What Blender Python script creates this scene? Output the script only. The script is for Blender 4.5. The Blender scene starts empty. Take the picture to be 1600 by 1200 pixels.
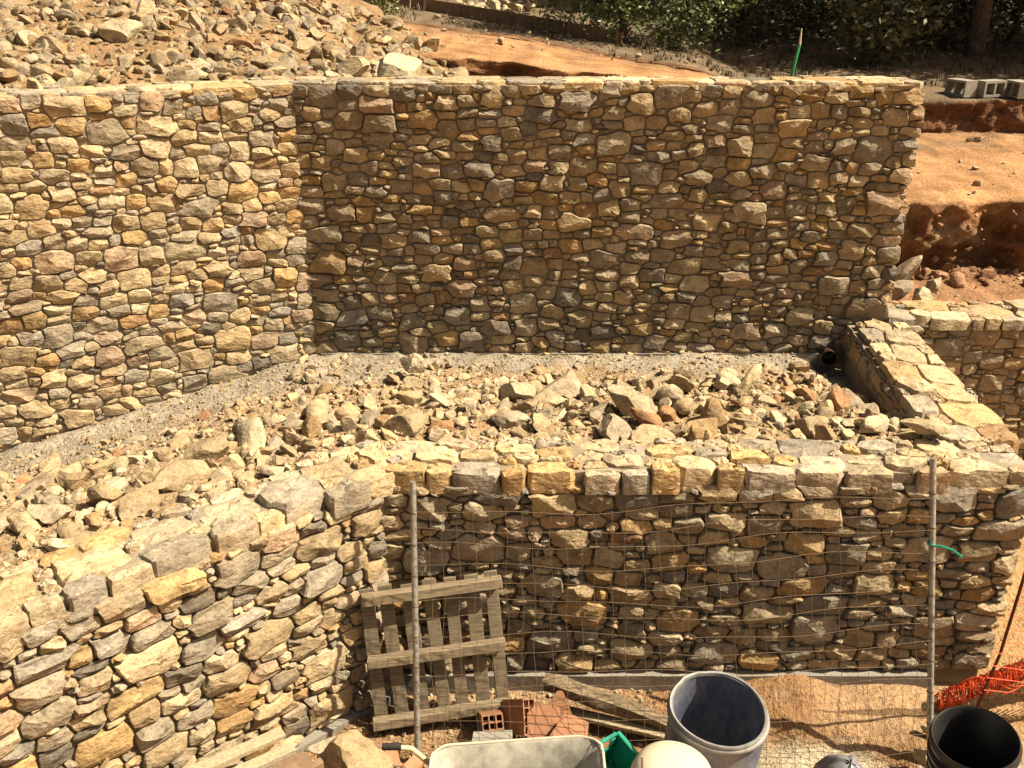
import bpy, bmesh, math, random
import numpy as np
from mathutils import Vector, Matrix, Quaternion

scene = bpy.context.scene
C = scene.collection
R = math.radians

# ------------------------------------------------------------------ camera
CAMZ = 4.85
cd = bpy.data.cameras.new('camera')
cam = bpy.data.objects.new('camera', cd); C.objects.link(cam)
cam.location = (0, 0, CAMZ)
cam.rotation_euler = (R(90 - 24), 0, 0)
cd.sensor_width = 36.0
cd.lens = 36.0 * 1450 / 1600
scene.cycles.max_bounces = 4; scene.cycles.diffuse_bounces = 1
cd.clip_start = 0.05
cd.clip_end = 1000
scene.camera = cam

# ------------------------------------------------------------------ sky and sun
SUN = Vector((0.62, -0.055, 0.78)).normalized()
world = bpy.data.worlds.new('World'); scene.world = world
world.use_nodes = True
wn = world.node_tree.nodes; wl = world.node_tree.links
sky = wn.new('ShaderNodeTexSky'); sky.sky_type = 'NISHITA'; sky.sun_disc = False
sky.sun_elevation = math.asin(SUN.z)
sky.sun_rotation = math.atan2(SUN.x, SUN.y)
sky.dust_density = 6.0; sky.air_density = 1.0; sky.ozone_density = 0.6
wm = wn.new('ShaderNodeMix'); wm.data_type = 'RGBA'; wm.blend_type = 'MULTIPLY'
wm.inputs[0].default_value = 1.0
wm.inputs[7].default_value = (1.0, 0.88, 0.70, 1)
wl.new(sky.outputs[0], wm.inputs[6])
wl.new(wm.outputs[2], wn['Background'].inputs[0])
wn['Background'].inputs[1].default_value = 0.05
sd = bpy.data.lights.new('sun', 'SUN'); sd.energy = 5.0; sd.angle = R(0.5); sd.color = (1.0, 0.90, 0.70)
so = bpy.data.objects.new('sun', sd); C.objects.link(so)
so.location = (20, -5, 40)
so.rotation_euler = SUN.to_track_quat('Z', 'Y').to_euler()

vs = scene.view_settings
vs.view_transform = 'Standard'; vs.look = 'None'; vs.gamma = 1.0; vs.exposure = 1.15
vs.use_curve_mapping = False

# ------------------------------------------------------------------ helpers
rng = np.random.default_rng(7)
random.seed(7)

def hash2(ix, iy, seed):
    n = (ix.astype(np.int64) * 374761393 + iy.astype(np.int64) * 668265263 + seed * 1274126177) & 0x7fffffff
    n = ((n ^ (n >> 13)) * 1103515245 + 12345) & 0x7fffffff
    n = (n ^ (n >> 16)) & 0xffff
    return n / 65535.0

def vnoise(x, y, seed=0):
    x = np.asarray(x, float); y = np.asarray(y, float)
    ix = np.floor(x); iy = np.floor(y); fx = x - ix; fy = y - iy
    fx = fx * fx * (3 - 2 * fx); fy = fy * fy * (3 - 2 * fy)
    a = hash2(ix, iy, seed); b = hash2(ix + 1, iy, seed); c = hash2(ix, iy + 1, seed); d = hash2(ix + 1, iy + 1, seed)
    return (a * (1 - fx) + b * fx) * (1 - fy) + (c * (1 - fx) + d * fx) * fy - 0.5

def fbm(x, y, seed=0, o=4):
    r = 0; a = 1.0
    x = np.asarray(x, float); y = np.asarray(y, float)
    for k in range(o):
        r = r + a * vnoise(x * 2 ** k, y * 2 ** k, seed + k * 17); a *= 0.5
    return r

def sstep(a, b, x):
    t = np.clip((x - a) / (b - a), 0, 1); return t * t * (3 - 2 * t)

def mesh_obj(name, verts, faces, mat, parent=None, loc=None, smooth=None, tint=None):
    me = bpy.data.meshes.new(name)
    me.from_pydata([tuple(v) for v in verts] if not isinstance(verts, np.ndarray) else verts.tolist(), [], faces if not isinstance(faces, np.ndarray) else faces.tolist())
    if mat: me.materials.append(mat)
    if tint is not None:
        at = me.attributes.new('tint', 'FLOAT_COLOR', 'POINT')
        t = np.ones((len(me.vertices), 4), np.float32); t[:, :3] = tint
        at.data.foreach_set('color', t.ravel())
    if smooth is not None:
        me.polygons.foreach_set('use_smooth', np.ones(len(me.polygons), bool))
        if smooth < 179: me.set_sharp_from_angle(angle=R(smooth))
    me.update()
    o = bpy.data.objects.new(name, me); C.objects.link(o)
    if loc is not None: o.location = loc
    if parent: o.parent = parent
    return o

def empty(name, loc):
    o = bpy.data.objects.new(name, None); C.objects.link(o); o.location = loc; o.empty_display_size = 0.1
    return o

def tag(o, label=None, cat=None, group=None, kind=None):
    if label: o['label'] = label
    if cat: o['category'] = cat
    if group: o['group'] = group
    if kind: o['kind'] = kind
    return o

class MB:
    """collects shapes in world space; build() links them as one mesh"""
    def __init__(s): s.v = []; s.f = []
    def add(s, vs_, fs):
        k = len(s.v); s.v += [tuple(v) for v in vs_]; s.f += [tuple(i + k for i in f) for f in fs]; return s
    def box(s, c, half, rot=None, jit=0):
        M = rot if rot is not None else Matrix.Identity(3)
        vs_ = []
        for x in (-1, 1):
            for y in (-1, 1):
                for z in (-1, 1):
                    p = Vector((x * half[0], y * half[1], z * half[2]))
                    if jit: p += Vector((random.uniform(-jit, jit), random.uniform(-jit, jit), random.uniform(-jit, jit)))
                    vs_.append(M @ p + Vector(c))
        return s.add(vs_, [(0, 1, 3, 2), (4, 6, 7, 5), (0, 4, 5, 1), (2, 3, 7, 6), (0, 2, 6, 4), (1, 5, 7, 3)])
    def tube(s, pts, rad, n=8, cap=True):
        pts = [Vector(p) for p in pts]
        if not hasattr(rad, '__len__'): rad = [rad] * len(pts)
        rings = []; up = None
        for i, p in enumerate(pts):
            t = (pts[min(i + 1, len(pts) - 1)] - pts[max(i - 1, 0)]).normalized()
            if up is None:
                up = Vector((0, 0, 1)) if abs(t.z) < .9 else Vector((1, 0, 0))
            a = t.cross(up).normalized(); b = a.cross(t).normalized(); up = b
            rings.append([p + a * math.cos(2 * math.pi * k / n) * rad[i] + b * math.sin(2 * math.pi * k / n) * rad[i] for k in range(n)])
        vs_ = [v for r in rings for v in r]; fs = []
        for i in range(len(pts) - 1):
            for k in range(n):
                fs.append((i * n + k, i * n + (k + 1) % n, (i + 1) * n + (k + 1) % n, (i + 1) * n + k))
        if cap:
            fs.append(tuple(range(n))[::-1]); fs.append(tuple((len(pts) - 1) * n + k for k in range(n)))
        return s.add(vs_, fs)
    def build(s, name, mat, parent=None, smooth=None, bevel=0, tint=None):
        base = Vector(parent_world(parent)) if parent else Vector((0, 0, 0))
        vs_ = [tuple(Vector(v) - base) for v in s.v]
        o = mesh_obj(name, vs_, s.f, mat, parent, smooth=smooth, tint=tint)
        bm = bmesh.new(); bm.from_mesh(o.data); bmesh.ops.recalc_face_normals(bm, faces=bm.faces[:])
        if bevel:
            bmesh.ops.bevel(bm, geom=bm.edges[:], offset=bevel, segments=1, affect='EDGES', profile=0.5)
        bm.to_mesh(o.data); bm.free()
        if smooth is not None and smooth < 179: o.data.set_sharp_from_angle(angle=R(smooth))
        return o

def parent_world(p):
    l = Vector((0, 0, 0))
    while p: l = l + p.location; p = p.parent
    return l

# ------------------------------------------------------------------ materials
def new_mat(name):
    m = bpy.data.materials.new(name); m.use_nodes = True
    return m, m.node_tree.nodes, m.node_tree.links, m.node_tree.nodes['Principled BSDF']

def noise_node(n, l, scale, detail=5, rough=0.6, vec=None):
    t = n.new('ShaderNodeTexNoise'); t.inputs['Scale'].default_value = scale
    t.inputs['Detail'].default_value = detail; t.inputs['Roughness'].default_value = rough
    if vec is not None: l.new(vec, t.inputs['Vector'])
    return t

def mix_rgb(n, l, mode, fac, a, b):
    m = n.new('ShaderNodeMix'); m.data_type = 'RGBA'; m.blend_type = mode
    for sock, val in ((m.inputs[0], fac), (m.inputs[6], a), (m.inputs[7], b)):
        if hasattr(val, 'is_output'): l.new(val, sock)
        elif isinstance(val, (int, float)): sock.default_value = val
        else: sock.default_value = (*val, 1)
    return m.outputs[2]

def ramp(n, l, fac, stops):
    r = n.new('ShaderNodeValToRGB'); e = r.color_ramp.elements
    while len(e) < len(stops): e.new(0.5)
    for i, (p, c) in enumerate(stops):
        e[i].position = p; e[i].color = (*c, 1) if len(c) == 3 else c
    l.new(fac, r.inputs[0]); return r.outputs[0]

def bump(n, l, p, hs):
    prev = None
    for h, st, dist in hs:
        b = n.new('ShaderNodeBump'); b.inputs['Strength'].default_value = st; b.inputs['Distance'].default_value = dist
        l.new(h, b.inputs['Height'])
        if prev: l.new(prev, b.inputs['Normal'])
        prev = b.outputs[0]
    l.new(prev, p.inputs['Normal'])

def stone_material(name, crackle=0.5):
    m, n, l, p = new_mat(name)
    g = n.new('ShaderNodeNewGeometry'); pos = g.outputs['Position']
    a = n.new('ShaderNodeAttribute'); a.attribute_name = 'tint'
    n1 = noise_node(n, l, 9, 3, .65, pos); n2 = noise_node(n, l, 55, 2, .7, pos); n3 = noise_node(n, l, 3.2, 1, .5, pos)
    mott = ramp(n, l, n1.outputs[0], [(.30, (.58, .56, .52)), (.5, (1, 1, 1)), (.72, (1.28, 1.22, 1.12))])
    c = mix_rgb(n, l, 'MULTIPLY', 1.0, a.outputs['Color'], mott)
    sp = ramp(n, l, n2.outputs[0], [(.33, (.55, .5, .45)), (.48, (1, 1, 1)), (.7, (1.15, 1.13, 1.08))])
    c = mix_rgb(n, l, 'MULTIPLY', .8, c, sp)
    st = ramp(n, l, n3.outputs[0], [(.55, (0, 0, 0)), (.75, (.28, .28, .28))])
    c = mix_rgb(n, l, 'MIX', st, c, (.36, .20, .075))
    l.new(c, p.inputs['Base Color'])
    p.inputs['Roughness'].default_value = .82
    p.inputs['Specular IOR Level'].default_value = .35
    # flaky bedding relief: stretched noise plus fine grain
    mp = n.new('ShaderNodeMapping'); mp.inputs['Scale'].default_value = (1, 1, 1.7); mp.inputs['Rotation'].default_value = (.2, .35, 0)
    l.new(pos, mp.inputs[0])
    b1 = noise_node(n, l, 14, 3, .55, mp.outputs[0]); b2 = noise_node(n, l, 70, 2, .7, pos)
    v = n.new('ShaderNodeTexVoronoi'); v.inputs['Scale'].default_value = 22; l.new(mp.outputs[0], v.inputs['Vector'])
    bump(n, l, p, [(v.outputs['Distance'], .35 * crackle, .02), (b1.outputs[0], .6, .025), (b2.outputs[0], .5, .006)])
    return m

M = {}
M['stone'] = stone_material('wall_stone')
M['rock'] = stone_material('rubble_rock', .3)

def mortar_material(name, c0, c1, bs=.5):
    m, n, l, p = new_mat(name)
    pos = n.new('ShaderNodeNewGeometry').outputs['Position']
    n1 = noise_node(n, l, 5, 3, .6, pos); n2 = noise_node(n, l, 60, 2, .7, pos)
    c = mix_rgb(n, l, 'MIX', n1.outputs[0], c0, c1)
    c = mix_rgb(n, l, 'MULTIPLY', .6, c, ramp(n, l, n2.outputs[0], [(.3, (.6, .58, .55)), (.6, (1.1, 1.1, 1.1))]))
    l.new(c, p.inputs['Base Color']); p.inputs['Roughness'].default_value = .95
    p.inputs['Specular IOR Level'].default_value = .15
    bump(n, l, p, [(n1.outputs[0], .5, .02), (n2.outputs[0], bs, .008)])
    return m
M['mortar'] = mortar_material('lime_mortar', (.19, .15, .105), (.29, .235, .165))
M['mortar_low'] = mortar_material('earthy_mortar', (.15, .115, .078), (.25, .195, .13))
M['mortar_sunlit'] = mortar_material('sunlit_lime_mortar', (.27, .22, .155), (.37, .305, .22))  # lighter copy of the lime mortar, sunlight on the left run painted in
M['concrete'] = mortar_material('grey_concrete', (.19, .165, .135), (.27, .24, .205), .3)
M['gravel_stone'] = M['rock']

def attr_ground(name, bsc=1.0):
    m, n, l, p = new_mat(name)
    pos = n.new('ShaderNodeNewGeometry').outputs['Position']
    a = n.new('ShaderNodeAttribute'); a.attribute_name = 'tint'
    n1 = noise_node(n, l, 2.3, 3, .65, pos); n2 = noise_node(n, l, 26, 3, .75, pos); n3 = noise_node(n, l, 110, 1, .6, pos)
    c = mix_rgb(n, l, 'MULTIPLY', .9, a.outputs['Color'], ramp(n, l, n1.outputs[0], [(.3, (.68, .64, .6)), (.5, (1, 1, 1)), (.7, (1.25, 1.22, 1.18))]))
    c = mix_rgb(n, l, 'MULTIPLY', .8, c, ramp(n, l, n2.outputs[0], [(.32, (.55, .5, .46)), (.5, (1, 1, 1)), (.68, (1.28, 1.25, 1.2))]))
    l.new(c, p.inputs['Base Color']); p.inputs['Roughness'].default_value = .97
    p.inputs['Specular IOR Level'].default_value = .1
    bump(n, l, p, [(n1.outputs[0], .5 * bsc, .08), (n2.outputs[0], .9 * bsc, .045), (n3.outputs[0], .5, .006)])
    return m
M['ground'] = attr_ground('bare_earth')

# ------------------------------------------------------------------ stone makers
PAL = np.array([(.42, .31, .175), (.45, .34, .20), (.38, .295, .185), (.34, .28, .20), (.30, .26, .205),
                (.44, .29, .125), (.41, .245, .09), (.42, .295, .20), (.26, .225, .18), (.48, .39, .25), (.13, .115, .10), (.30, .165, .07)])
PAL = (PAL * .77 + np.array((.39, .30, .19)) * .23) * .83
PW = np.array([14, 13, 14, 13, 11, 7, 3.5, 7, 9, 8, 2.5, 2.5]); PW = PW / PW.sum()
def pick_tint(r, dark=1.0):
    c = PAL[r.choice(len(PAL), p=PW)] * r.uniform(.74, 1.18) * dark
    return c * (1 + r.normal(0, .035) * np.array((.5, 0, -1)))

def pack(L, v0, v1, classes, r, k=.93, keep=0):
    """throw stones, big ones first, into the strip 0<u<L, v0(u)<v<v1; returns rows u,v,a,b,rot"""
    S = np.zeros((0, 5))
    vlo = min(v0(0), v0(L), v0(L / 2))
    for (a0, a1, e0, e1, tries, cap) in classes:
        got = 0
        for _ in range(tries):
            a = r.uniform(a0, a1); b = a * r.uniform(e0, e1)
            u = r.uniform(0, L); lo = v0(u)
            if lo + b * .8 >= v1 - b * .8: continue
            v = r.uniform(lo + b * .8, v1 - b * .8)
            if a < .072 and v < keep: continue
            if len(S):
                if np.any((np.abs(S[:, 0] - u) < (S[:, 2] + a) * k) & (np.abs(S[:, 1] - v) < (S[:, 3] + b) * k)): continue
            S = np.vstack([S, (u, v, a, b, r.normal(0, .10))]); got += 1
            if got >= cap: break
    return S

def outlines(S, L, v0, v1, r, K=18, gap=.006, pe=3.4, grow=1.9, edge_over=0.0):
    """star-shaped outline of every stone, grown until it meets its neighbours"""
    out = []
    ph = (np.arange(K)) / K * 2 * np.pi
    tt = np.linspace(.25, grow * 1.25, 64)
    for i in range(len(S)):
        u, v, a, b, ro = S[i]
        p = ph + r.uniform(-.12, .12, K)
        sx = np.sign(np.cos(p)) * np.abs(np.cos(p)) ** .75 * a; sy = np.sign(np.sin(p)) * np.abs(np.sin(p)) ** .75 * b
        c, s = math.cos(ro), math.sin(ro)
        dx = sx * c - sy * s; dy = sx * s + sy * c
        X = u + dx[:, None] * tt; Y = v + dy[:, None] * tt
        near = np.where((np.abs(S[:, 0] - u) < S[:, 2] + a * 2.4) & (np.abs(S[:, 1] - v) < S[:, 3] + b * 2.6))[0]
        def dist(j):
            uu, vv, aa, bb, rr = S[j]; cc, ss = math.cos(rr), math.sin(rr)
            ex = (X - uu) * cc + (Y - vv) * ss; ey = -(X - uu) * ss + (Y - vv) * cc
            return (np.abs(ex / aa) ** pe + np.abs(ey / bb) ** pe) ** (1 / pe)
        di = dist(i); bad = di > grow
        for j in near:
            if j != i: bad |= dist(j) < di
        lo = np.vectorize(v0)(np.clip(X[:, 0], 0, L))[:, None]
        bad |= (X < -edge_over) | (X > L + edge_over) | (Y < lo) | (Y > v1)
        idx = np.where(bad.any(1), bad.argmax(1), len(tt) - 1)
        rr = tt[np.maximum(idx - 1, 0)]
        rr = .84 * rr + .08 * np.roll(rr, 1) + .08 * np.roll(rr, -1)
        ln = np.hypot(dx, dy)
        rr = np.maximum(rr - gap * r.uniform(.7, 1.4) / ln, .2) * r.uniform(.975, 1.01, K)
        out.append(np.stack([dx * rr, dy * rr], 1))
    return out

def stone_mesh(poly, h, r, depth=.05, K=18, rough=.42):
    """a roughly split stone: side, worn shoulder, and a face broken into a few planes"""
    ext = np.abs(poly).max(0) + 1e-4
    g = r.normal(0, rough, (5, 2)); c = r.uniform(0, .34, 5)
    def top(q):
        qq = q / ext
        z = 1.0 + np.min(np.stack([(qq @ g[k]) + c[k] for k in range(5)] + [np.full(len(q), .25)]), 0)
        return h * np.clip(z, .42, 1.5)
    rings = []
    prof_ = ((1.0, None, -depth), (1.0, .74, 0), (.94, .98, 0), (.64, 1.0, 0), (.30, 1.0, 0))
    if h > .1:                                            # thick capping block: battered, broken sides
        b_ = r.uniform(.93, 1.03)
        prof_ = ((b_, None, -depth), (1.01, .22, 0), (r.uniform(.98, 1.03), .52, 0), (.985, .80, 0), (.93, .95, 0), (.62, 1.0, 0), (.3, 1.0, 0))
    for s, zf, off in prof_:
        q = poly * s * (1 + r.uniform(-.025, .025, (len(poly), 1)) * (1.5 if h > .1 else 1))
        z = np.full(len(q), off) if zf is None else top(q) * zf * (1 + r.normal(0, .05, len(q)))
        rings.append(np.column_stack([q, z]))
    V = np.vstack(rings + [np.array([[0, 0, float(top(np.zeros((1, 2)))[0])]])])
    F = []
    nr = len(rings)
    for a in range(nr - 1):
        for k in range(K):
            k2 = (k + 1) % K
            F.append((a * K + k, a * K + k2, (a + 1) * K + k2, (a + 1) * K + k))
    for k in range(K): F.append(((nr - 1) * K + k, (nr - 1) * K + (k + 1) % K, nr * K))
    return V, F

class Joined:
    def __init__(s): s.V = []; s.F = []; s.T = []; s.n = 0
    def add(s, V, F, t):
        s.V.append(V); s.F += [tuple(i + s.n for i in f) for f in F]; s.T.append(np.tile(t, (len(V), 1))); s.n += len(V)
    def build(s, name, mat, parent=None, smooth=32, base=(0, 0, 0)):
        if not s.n: return None
        return mesh_obj(name, np.vstack(s.V) - np.array(base), s.F, mat, parent, smooth=smooth, tint=np.vstack(s.T))

def lay_stones(parent, O, U, Vd, N, L, v0, v1, classes, seed, hr, gap=.006, name='stone', limit=300, depth=.05, dark=1.0, edge_over=.0, grow=1.9, sharp=25, pe=3.4, rough=.6, keep=0):
    r = np.random.default_rng(seed)
    S = pack(L, v0, v1, classes, r, keep=keep)
    P = outlines(S, L, v0, v1, r, gap=gap, edge_over=edge_over, grow=grow, pe=pe)
    O, U, Vd, N = (np.array(x, float) for x in (O, U, Vd, N))
    area = [np.ptp(p[:, 0]) * np.ptp(p[:, 1]) for p in P]
    order = np.argsort(area)[::-1]
    J = Joined(); base = np.array(parent_world(parent))
    for rank, i in enumerate(order):
        h = r.uniform(*hr) * (1 if name == 'coping_stone' else 0.75 + .5 * min(1, area[i] / .05))
        V, F = stone_mesh(P[i], h, r, depth, rough=rough)
        W = V[:, :1] * U + V[:, 1:2] * Vd + V[:, 2:] * N
        cen = O + U * S[i, 0] + Vd * S[i, 1]
        t = pick_tint(r, dark)
        if rank < limit:
            mesh_obj(name, W, F, M['stone'], parent, loc=cen - base, smooth=sharp, tint=t)
        else: J.add(W + cen, F, t)
    o = J.build('small_stones', M['stone'], parent, sharp, base)
    if o: o['kind'] = 'stuff'
    return len(order)

def slab(parent, name, mat, O, U, Vd, N, L, v0, v1, thick, amp=.012, step=.07, seed=1):
    """wall core with an uneven, hand-pointed face"""
    O, U, Vd, N = (np.array(x, float) for x in (O, U, Vd, N))
    nu = max(2, int(L / step)); nv = max(2, int((v1 - v0(L / 2)) / step))
    V = []; F = []
    for i in range(nu + 1):
        u = L * i / nu; lo = v0(u)
        for j in range(nv + 1): V.append((u, lo + (v1 - lo) * j / nv, 0))
    V = np.array(V); V[:, 2] = amp * 2 * fbm(V[:, 0] * 6, V[:, 1] * 6, seed)
    W = O + V[:, :1] * U + V[:, 1:2] * Vd + V[:, 2:] * N
    idx = lambda i, j: i * (nv + 1) + j
    for i in range(nu):
        for j in range(nv): F.append((idx(i, j), idx(i + 1, j), idx(i + 1, j + 1), idx(i, j + 1)))
    n0 = len(W); B = W - N * thick
    per = [idx(i, 0) for i in range(nu + 1)] + [idx(nu, j) for j in range(1, nv + 1)] + [idx(i, nv) for i in range(nu - 1, -1, -1)] + [idx(0, j) for j in range(nv - 1, 0, -1)]
    B = W[per] - N * thick - N * V[per, 2:3]
    W = np.vstack([W, B]); m = len(per)
    for k in range(m): F.append((per[(k + 1) % m], per[k], n0 + k, n0 + (k + 1) % m))
    F.append(tuple(n0 + k for k in range(m))[::-1])
    base = np.array(parent_world(parent))
    return mesh_obj(name, W - base, F, mat, parent, smooth=60)

Z = (0, 0, 1)
UPPER = [(.10, .145, .45, .8, 2500, 75), (.068, .098, .38, .8, 6000, 900), (.046, .066, .36, .85, 8000, 1200), (.028, .042, .4, .9, 8000, 900)]
LOWER = [(.125, .17, .42, .72, 1500, 36), (.082, .12, .38, .78, 4500, 400), (.052, .075, .36, .8, 6000, 500), (.03, .045, .42, .9, 6000, 350)]
ROUGHC = .055
COPE = [(.15, .23, .55, .9, 1500, 60), (.09, .13, .6, .95, 3000, 200), (.05, .08, .6, .95, 3000, 200)]

def wall_base(name, loc, label):
    return tag(empty(name, loc), label, 'stone wall')

# --- upper wall, shaded run facing the camera
TOP = 3.95
w = wall_base('retaining_wall', (-1.93, 8.6, 1.3), 'tall shaded rubble stone wall facing the camera across the upper terrace')
Lb = 5.57
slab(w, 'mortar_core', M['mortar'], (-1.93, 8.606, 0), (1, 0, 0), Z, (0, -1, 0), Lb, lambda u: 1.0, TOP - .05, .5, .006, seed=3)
lay_stones(w, (-1.93, 8.605, 0), (1, 0, 0), Z, (0, -1, 0), Lb, lambda u: 1.36, TOP - .02, UPPER, 11, (.028, .058), gap=.005, edge_over=.06, depth=.04, dark=.87)  # stone tint lowered, painting extra shade into this run
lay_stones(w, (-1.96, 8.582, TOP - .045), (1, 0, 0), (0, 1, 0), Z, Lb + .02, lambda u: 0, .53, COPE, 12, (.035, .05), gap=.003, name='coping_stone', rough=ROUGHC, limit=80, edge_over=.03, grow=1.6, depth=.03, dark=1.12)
slab(w, 'footing', M['concrete'], (-1.9, 8.55, 0), (1, 0, 0), Z, (0, -1, 0), 5.1, lambda u: 1.1, 1.372, .1, .004, seed=4)

# --- upper wall, sunlit run on the left
dU = np.array((.9011, .4336, 0)); dN = np.array((.4336, -.9011, 0))
Ll = 4.0
O2 = np.array((-1.93, 8.6, 0)) - dU * Ll
w = wall_base('retaining_wall', tuple(O2 + np.array((0, 0, .7))), 'tall sunlit rubble stone wall on the left of the upper terrace')
vb = lambda u: 1.37 - (Ll - u) * .9011 * .163
slab(w, 'mortar_core', M['mortar_sunlit'], O2 - dN * .006, dU, Z, dN, Ll + .1, lambda u: vb(u) - .3, TOP - .05, .5, .006, seed=5)
lay_stones(w, O2 + dN * -.005, dU, Z, dN, Ll - .02, vb, TOP - .02, [(.105, .155, .45, .8, 2500, 50), (.073, .105, .4, .8, 6000, 600), (.048, .07, .36, .85, 8000, 900), (.03, .044, .42, .9, 8000, 600)], 21, (.024, .046), gap=.004, dark=1.12)  # stone tint raised, painting extra sunlight into this run
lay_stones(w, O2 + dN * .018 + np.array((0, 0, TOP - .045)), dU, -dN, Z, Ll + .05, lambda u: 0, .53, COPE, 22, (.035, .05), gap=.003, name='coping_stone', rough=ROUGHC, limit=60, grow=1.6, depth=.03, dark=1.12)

# --- lower wall, shaded run
LT = 1.73
w = wall_base('retaining_wall', (-.88, 5.56, 0), 'low shaded rubble stone wall behind the wire fence and pallet')
Lf = 4.44
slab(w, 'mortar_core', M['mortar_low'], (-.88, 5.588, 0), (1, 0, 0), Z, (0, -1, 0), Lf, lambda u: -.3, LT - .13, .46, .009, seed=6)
lay_stones(w, (-.88, 5.58, 0), (1, 0, 0), Z, (0, -1, 0), Lf, lambda u: .0, LT - .12, LOWER, 31, (.034, .062), gap=.006, dark=.88, edge_over=.07, depth=.05)  # stones tinted darker than the sunlit run, shade deepened by colour
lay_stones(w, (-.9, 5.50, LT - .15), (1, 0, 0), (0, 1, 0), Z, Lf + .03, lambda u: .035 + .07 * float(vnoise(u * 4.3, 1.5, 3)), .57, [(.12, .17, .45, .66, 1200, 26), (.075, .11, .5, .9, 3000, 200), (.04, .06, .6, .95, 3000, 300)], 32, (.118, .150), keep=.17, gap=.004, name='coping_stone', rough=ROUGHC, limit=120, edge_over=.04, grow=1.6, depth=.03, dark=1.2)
slab(w, 'mortar_bed', M['mortar'], (-.86, 5.60, LT - .036), (1, 0, 0), (0, 1, 0), Z, Lf - .04, lambda u: 0, .42, .12, .012, seed=26)
slab(w, 'footing', M['concrete'], (-.85, 5.50, 0), (1, 0, 0), Z, (0, -1, 0), 4.0, lambda u: -.4, -.012, .2, .004, seed=7)

# --- lower wall, sunlit run on the left
eU = np.array((.7512, .6601, 0)); eN = np.array((.6601, -.7512, 0))
Lw = 3.1
O4 = np.array((-.88, 5.53, 0)) - eU * Lw
w = wall_base('retaining_wall', tuple(O4), 'low sunlit rubble stone wall in the left foreground')
slab(w, 'mortar_core', M['mortar_low'], O4 - eN * .018, eU, Z, eN, Lw + .1, lambda u: -.6, LT - .13, .45, .009, seed=8)
lay_stones(w, O4 - eN * .005, eU, Z, eN, Lw - .02, lambda u: -.12, LT - .11, LOWER, 41, (.032, .058), gap=.0065, depth=.05)
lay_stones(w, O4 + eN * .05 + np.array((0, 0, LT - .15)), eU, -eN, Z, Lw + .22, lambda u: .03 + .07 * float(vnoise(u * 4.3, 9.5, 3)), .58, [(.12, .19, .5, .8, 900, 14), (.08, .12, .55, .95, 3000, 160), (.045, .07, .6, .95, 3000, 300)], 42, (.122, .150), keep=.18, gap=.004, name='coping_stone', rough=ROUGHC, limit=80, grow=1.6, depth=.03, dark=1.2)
slab(w, 'mortar_bed', M['mortar'], O4 - eN * .05 + np.array((0, 0, LT - .036)), eU, -eN, Z, Lw + .1, lambda u: 0, .42, .12, .012, seed=27)
slab(w, 'footing', M['concrete'], O4 + eN * .07, eU, Z, eN, Lw - .02, lambda u: -.5, -.13, .1, .004, seed=9)

# --- cross wall closing the terrace on the right
w = wall_base('retaining_wall', (3.1, 6.1, 1.2), 'narrow low stone wall closing the terrace between the upper and lower walls')
cdir = np.array((.083, .9965, 0)); cn = np.array((-.9965, .083, 0))
Oc = np.array((3.09, 6.08, 0))
slab(w, 'mortar_core', M['mortar'], Oc, cdir, Z, cn, 2.5, lambda u: .0, LT - .06, .45, .02, seed=10)
lay_stones(w, Oc, cdir, Z, cn, 2.45, lambda u: 1.42, LT - .08, LOWER, 51, (.02, .04), gap=.0075, depth=.04)
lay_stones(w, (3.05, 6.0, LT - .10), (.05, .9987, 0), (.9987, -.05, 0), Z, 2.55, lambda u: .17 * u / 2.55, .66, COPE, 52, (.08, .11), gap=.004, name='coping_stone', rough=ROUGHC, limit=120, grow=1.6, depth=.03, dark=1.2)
slab(w, 'mortar_core', M['mortar'], (3.73, 6.03, 0), (0, 1, 0), Z, (1, 0, 0), 2.5, lambda u: -.3, LT - .065, .25, .01, seed=12)

# --- wall carrying on to the right at the lower level
w = wall_base('retaining_wall', (3.72, 8.6, 0), 'low stone wall beyond the narrow cross wall at the right edge')
slab(w, 'mortar_core', M['mortar_low'], (3.66, 8.6, 0), (1, 0, 0), Z, (0, -1, 0), 3.6, lambda u: -.3, LT - .06, .5, seed=13)
lay_stones(w, (3.66, 8.605, 0), (1, 0, 0), Z, (0, -1, 0), 3.6, lambda u: 0, LT - .06, UPPER, 61, (.025, .05), gap=.0065, depth=.04)
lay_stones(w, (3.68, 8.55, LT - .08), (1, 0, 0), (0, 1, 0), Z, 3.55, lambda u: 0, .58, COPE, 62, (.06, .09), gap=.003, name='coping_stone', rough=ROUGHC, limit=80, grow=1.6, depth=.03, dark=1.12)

# ------------------------------------------------------------------ ground
def grid_mesh(name, xs, ys, zf, tf, mat, mask=None):
    X, Y = np.meshgrid(xs, ys, indexing='ij')
    Zv = zf(X, Y); T = tf(X, Y, Zv)
    V = np.stack([X, Y, Zv], -1).reshape(-1, 3)
    ny = len(ys); F = []
    mk = mask(X, Y) if mask else np.ones_like(X, bool)
    for i in range(len(xs) - 1):
        for j in range(ny - 1):
            if mk[i, j] or mk[i + 1, j + 1]: F.append((i * ny + j, (i + 1) * ny + j, (i + 1) * ny + j + 1, i * ny + j + 1))
    o = mesh_obj(name, V, F, mat, smooth=180, tint=T.reshape(-1, 3))
    return tag(o, kind='structure')

def blend(a, b, t): return np.asarray(a) * (1 - t[..., None]) + np.asarray(b) * t[..., None]

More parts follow.
